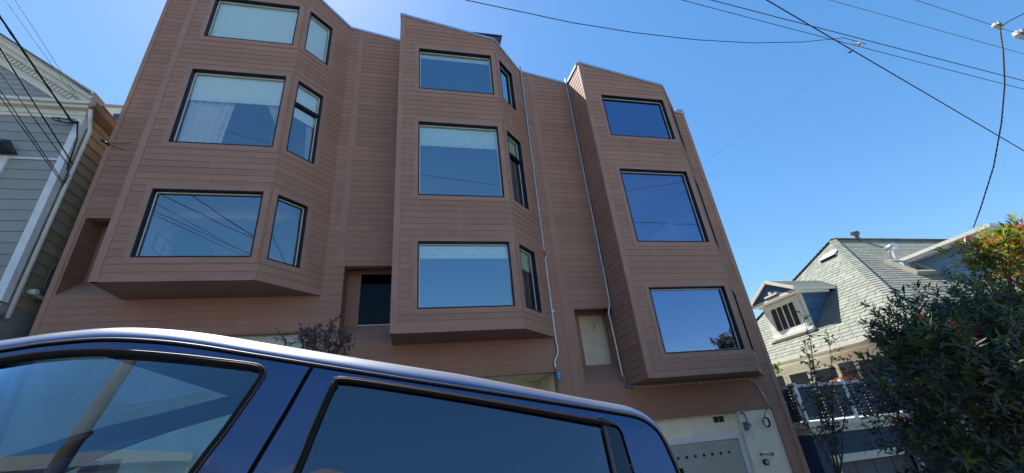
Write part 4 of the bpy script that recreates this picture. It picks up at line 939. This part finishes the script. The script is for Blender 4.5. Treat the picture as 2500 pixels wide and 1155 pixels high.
win2 = [(p.x, p.y) for p in catmull([(-.335,1.16),(-.298,1.46),(-.292,1.59),(-.286,1.70),(-.279,1.725),(-.259,1.735),(-.056,1.738),(.213,1.736),(.431,1.732),(.60,1.7285)], 5)]+[(.609,1.727),(.622,1.653),(.633,1.589),(.662,1.4),(.70,1.16)]
fin = [(.622,1.7265),(.648,1.7275),(.660,1.722),(.668,1.710),(.682,1.648),(.694,1.596),(.73,1.4),(.78,1.165),(.71,1.165),(.672,1.4),(.645,1.589),(.634,1.65)]
PF = [(p.x, p.y) for p in PROF]
def prof_between(a0, a1, inset):
    return [(p.x-n.x*inset, p.y-n.y*inset) for p, n in FR if a0 < p.x < a1]
d1 = [(-2.36,BOT)]+prof_between(-2.3, -.405, .009)+[(-.385,1.7665),(-.402,1.63),(-.428,1.464),(-.47,BOT)]
d2 = [(-.454,BOT),(-.414,1.464),(-.388,1.63),(-.372,1.7665)]+prof_between(-.345, .965, .009)+[(.955,BOT)]
for (nm, dr, wn, c, gl, two) in (('front_door', d1, win1, (-.95,1.45), 'carpane', False), ('rear_door', d2, win2, (.15,1.45), 'tint', True)):
    for far in (False, True):
        mb = MB(); wo = offset(wn, .016) if not two else offset(wn, .014)
        hole = wo
        if two: hole = offset([q for q in win2[:-5]]+[(.60,1.7285),(.648,1.7275),(.660,1.722),(.668,1.710),(.682,1.648),(.694,1.596),(.73,1.4),(.78,1.165)], .013)
        ring(mb, dr, hole, c, 0, 0.002, far)
        # returned edge of the door skin
        ring(mb, dr, offset(dr, -.002), c, 0, .03, far, 1, 2)
        lowp = [(dr[0][0],BOT),(dr[-1][0],BOT),(dr[-1][0],.5),(dr[0][0],.5)]
        d = mb.build(nm, [M['paint'], M['rubber']], car, rel=False)
        mb = MB(); ring(mb, hole if not two else wo, wn, c, .002, .016, far, 0, 2)
        path = [S_(q[0], q[1], -.003, far) for q in (offset(wn, .010) if not two else offset(win2[:-4], .009))]
        mb.tube(path+([path[0]] if not two else []), .0062, 6, 0)
        path = [S_(q[0], q[1], -.0045, far) for q in (offset(wn, .0185) if not two else offset(win2[:-4], .0175))]
        mb.tube(path+([path[0]] if not two else []), .0022, 6, 1)
        mb.build('window_seal', [M['rubber'], M['seal2']], d, rel=False)
        mb = MB(); patch(mb, wn, c, .014, far); mb.build('side_window', M[gl], d, rel=False)
        if two:
            mb = MB(); patch(mb, fin, (.685,1.5), -.005, far, nr=4); ring(mb, fin, offset(fin, -.001), (.685,1.5), .012, -.005, far, 0, 1); mb.build('pillar_panel', M['gloss'], d, rel=False)
            mb = MB(); q = [(.6155,1.7275),(.628,1.653),(.639,1.589),(.667,1.4),(.705,1.165)]
            mb.grid([[S_(x-.006, h, .003, far), S_(x-.004, h, -.007, far), S_(x+.004, h, -.007, far), S_(x+.006, h, .003, far)] for x, h in q]); mb.build('divider_bar', mat('satin_trim', (.07,.075,.085), .35, .05, metal=.6), d, rel=False)
        if nm == 'front_door':
            mb = MB(); y = bh(1.2)-.02
            sg = -1 if not far else 1
            yb_ = (lambda v: K(v[0], (2*CB-v[1]) if far else v[1], v[2]))
            mb.hexa([yb_(v) for v in ((-2.0,y-.30,1.12),(-1.84,y-.30,1.12),(-1.84,y-.08,1.12),(-1.97,y-.08,1.12),(-1.98,y-.29,1.30),(-1.86,y-.29,1.30),(-1.86,y-.09,1.29),(-1.95,y-.09,1.29))]); mb.hexa([yb_(v) for v in ((-1.97,y-.08,1.14),(-1.88,y-.08,1.14),(-1.88,y,1.14),(-1.97,y,1.14),(-1.97,y-.08,1.19),(-1.88,y-.08,1.19),(-1.88,y,1.19),(-1.97,y,1.19))])
            mb.build('wing_mirror', M['paint'], d, rel=False)
        mb = MB(); hx = dr[-1][0]-.22 if nm == 'front_door' else .62
        mb.tube([S_(hx-.1, 1.02, .0, far), S_(hx-.08, 1.025, -.035, far), S_(hx+.08, 1.025, -.035, far), S_(hx+.1, 1.02, .0, far)], .014, 8); mb.build('door_handle', M['paint'], d, rel=False)
# black gaps behind the door edges, and the pale bead that paints the catch light on the roof seam
mb = MB()
for far in (False, True):
    mb.grid([[S_(p.x+n.x*.016, p.y+n.y*.016, .018, far), S_(p.x-n.x*.04, p.y-n.y*.04, .018, far)] for p, n in FR], 0)
    mb.grid([[S_(x-.03, h, .018, far), S_(x+.03, h, .018, far)] for x, h in ((-.378,1.775),(-.395,1.63),(-.42,1.464),(-.462,BOT))], 0)
    mb.tube([S_(p.x+n.x*.0045, p.y+n.y*.0045, .0035, far) for p, n in FR], .0034, 6, 1)
mb.build('roof_seam', [M['rubber'], M['seal2']], car, rel=False)
# windscreen, back window, cabin
mb = MB()
def sheet_v(sl, dn, lo):
    rows = []
    for p, n in FR[sl]:
        b0 = bh(p.y)+lo; rows.append([K(p.x+n.x*(dn+.03*math.sin(math.pi*t/12)), b0+(2*CB-2*b0)*t/12, p.y+n.y*(dn+.03*math.sin(math.pi*t/12))) for t in range(13)])
    return rows
mb.grid(sheet_v(slice(0, i_head+1), .05, .05)); mb.build('windscreen', M['carpane'], car, rel=False)
mb = MB(); mb.grid(sheet_v(slice(i_back, len(FR)), .05, .05)); mb.build('rear_window', M['tint'], car, rel=False)
mb = MB(); 
mb.grid([[K(p.x-n.x*.03, b, p.y-n.y*.03) for b in (bh(p.y)+.05, 2*CB-bh(p.y)-.05)] for p, n in FR[i_head:i_back-6]])
mb.box(-2.3, .9, 1.42-CB, CB-1.42, .55, .6); mb.hexa([K(-2.4,1.42,1.0),K(-1.75,1.42,1.0),K(-1.75,2*CB-1.42,1.0),K(-2.4,2*CB-1.42,1.0),K(-2.4,1.42,1.12),K(-1.8,1.42,1.16),K(-1.8,2*CB-1.42,1.16),K(-2.4,2*CB-1.42,1.12)])
mb.tube([K(-1.62+.17*.35*math.cos(t*.2618), 1.83+.18*math.sin(t*.2618), 1.12+.17*math.cos(t*.2618)) for t in range(25)], .014, 8)
mb.tube([K(-1.62,1.83,1.12), K(-1.85,1.83,1.05)], .03, 8)
for far in (0, 1):
    q = [(-.36,1.76),(-.40,1.6),(-.46,1.1)]
    mb.grid([[K(x-.10, (2*CB-v) if far else v, h) if j == 0 else K(x+.10, (2*CB-v) if far else v, h) for j in (0, 1)] for x, h in q for v in (bh(h)+.045,)])
mb.build('cabin', M['cab'], car, rel=False)
for (a, b) in ((-.62,1.83),(-.62,2.81),(.42,1.83),(.42,2.81)):
    mb = MB()
    def puff(c, s, e=.35):
        rows = []
        for i in range(9):
            ph = -math.pi/2+math.pi*i/8; rows.append([K(c[0]+s[0]*math.copysign(abs(math.cos(ph))**e*abs(math.cos(t*.3927))**e, math.cos(t*.3927)), c[1]+s[1]*math.copysign(abs(math.cos(ph))**e*abs(math.sin(t*.3927))**e, math.sin(t*.3927)), c[2]+s[2]*math.copysign(abs(math.sin(ph))**e, math.sin(ph))) for t in range(17)])
        mb.grid(rows)
    puff((a-.22,b,.80), (.27,.26,.09)); puff((a+.09,b,1.12), (.08,.25,.33)); puff((a+.13,b,1.58), (.055,.14,.095), .5)
    mb.tube([K(a+.12,b-.05,1.4),K(a+.13,b-.05,1.5)], .008, 6); mb.tube([K(a+.12,b+.05,1.4),K(a+.13,b+.05,1.5)], .008, 6)
    mb.build('seat', M['seat'], car, rel=False)
for a in (-2.85, 1.65):
    for s in (0, 1):
        y = 1.50 if not s else 2*CB-1.50; mb = MB(); sg = -1 if not s else 1
        mb.tube([K(a,y+sg*v,.36) for v in (.10,.085,.0,-.085,-.10)], [.30,.36,.365,.36,.30], 32); w = mb.build('wheel', M['tyre'], car, rel=False)
        mb = MB(); mb.tube([K(a,y+sg*.085,.36),K(a,y+sg*.108,.36)], [.235,.23], 24)
        for i in range(5):
            t = i*1.2566; mb.tube([K(a+.05*math.cos(t),y+sg*.11,.36+.05*math.sin(t)),K(a+.21*math.cos(t),y+sg*.107,.36+.21*math.sin(t))], .022, 6)
        mb.build('rim', M['alloy'], w, rel=False)
for s in (1.75, 2*CB-1.75):
    mb = MB(); mb.hexa([K(-3.78,s-.16,.72),K(-3.5,s-.2,.74),K(-3.5,s+.2,.74),K(-3.78,s+.16,.72),K(-3.72,s-.16,.88),K(-3.45,s-.2,.93),K(-3.45,s+.2,.93),K(-3.72,s+.16,.88)]); mb.build('headlight', M['lamp'], car, rel=False)
for s in (1.45, 2*CB-1.45):
    mb = MB(); mb.box(2.44, 2.545, s-.07-CB, s+.07-CB, .8, 1.08); mb.build('tail_light', M['redlamp'], car, rel=False)
for a in (-3.82, 2.5):
    mb = MB(); mb.box(a, a+.1, 1.5-CB, CB-1.5, .42, .62); mb.build('bumper', M['rubber'], car, rel=False)

# ------------------------------------------------------------------ camera, sun, sky
cd = bpy.data.cameras.new('camera'); cam = bpy.data.objects.new('camera', cd); C.objects.link(cam); bpy.context.scene.camera = cam
cd.sensor_width = 36; cd.lens = 1032.62/2500*36; cd.clip_end = 2000; cd.clip_start = .02
def cam_axes(yaw, pitch, roll):
    ca, sa, cb, sb, cg, sg = math.cos(yaw), math.sin(yaw), math.cos(pitch), math.sin(pitch), math.cos(roll), math.sin(roll)
    f = Vector((sa*cb, ca*cb, sb)); r0 = Vector((ca, -sa, 0)); u0 = r0.cross(f)
    return r0*cg+u0*sg, u0*cg-r0*sg, f
r, u, f = cam_axes(.248487918, .455250045, -.102434177)
cam.matrix_world = Matrix(((r.x,u.x,-f.x,0),(r.y,u.y,-f.y,0),(r.z,u.z,-f.z,1.6),(0,0,0,1)))
sd = Vector((-.224,.46,.859)).normalized()
sl = bpy.data.lights.new('sun', 'SUN'); sl.energy = 5.0; sl.angle = math.radians(.53); sl.color = (1,.955,.88)
so = bpy.data.objects.new('sun', sl); C.objects.link(so); so.rotation_euler = (-sd).to_track_quat('-Z', 'Y').to_euler()
so.location = (0,0,30)
w = bpy.data.worlds.new('World'); bpy.context.scene.world = w; w.use_nodes = True; nt = w.node_tree
sk = nt.nodes.new('ShaderNodeTexSky'); sk.sky_type = 'NISHITA'; sk.sun_disc = False
sk.sun_elevation = math.asin(sd.z); sk.sun_rotation = math.atan2(sd.x, sd.y)
sk.air_density = 1.0; sk.dust_density = .2; sk.ozone_density = 3.0; sk.altitude = 50
hs = nt.nodes.new('ShaderNodeHueSaturation'); hs.inputs['Saturation'].default_value = 1.41
ga = nt.nodes.new('ShaderNodeGamma'); ga.inputs['Gamma'].default_value = .76; nt.links.new(sk.outputs[0], ga.inputs['Color']); nt.links.new(ga.outputs[0], hs.inputs['Color'])
bg = nt.nodes['Background']; bg.inputs[1].default_value = .148; nt.links.new(hs.outputs[0], bg.inputs[0])
sc = bpy.context.scene
sc.view_settings.view_transform = 'Standard'; sc.view_settings.look = 'None'; sc.view_settings.gamma = 1; sc.view_settings.exposure = 1.08
sc.render.engine = 'CYCLES'; sc.cycles.max_bounces = 10; sc.cycles.transparent_max_bounces = 16; sc.cycles.glossy_bounces = 5; sc.cycles.use_denoising = True
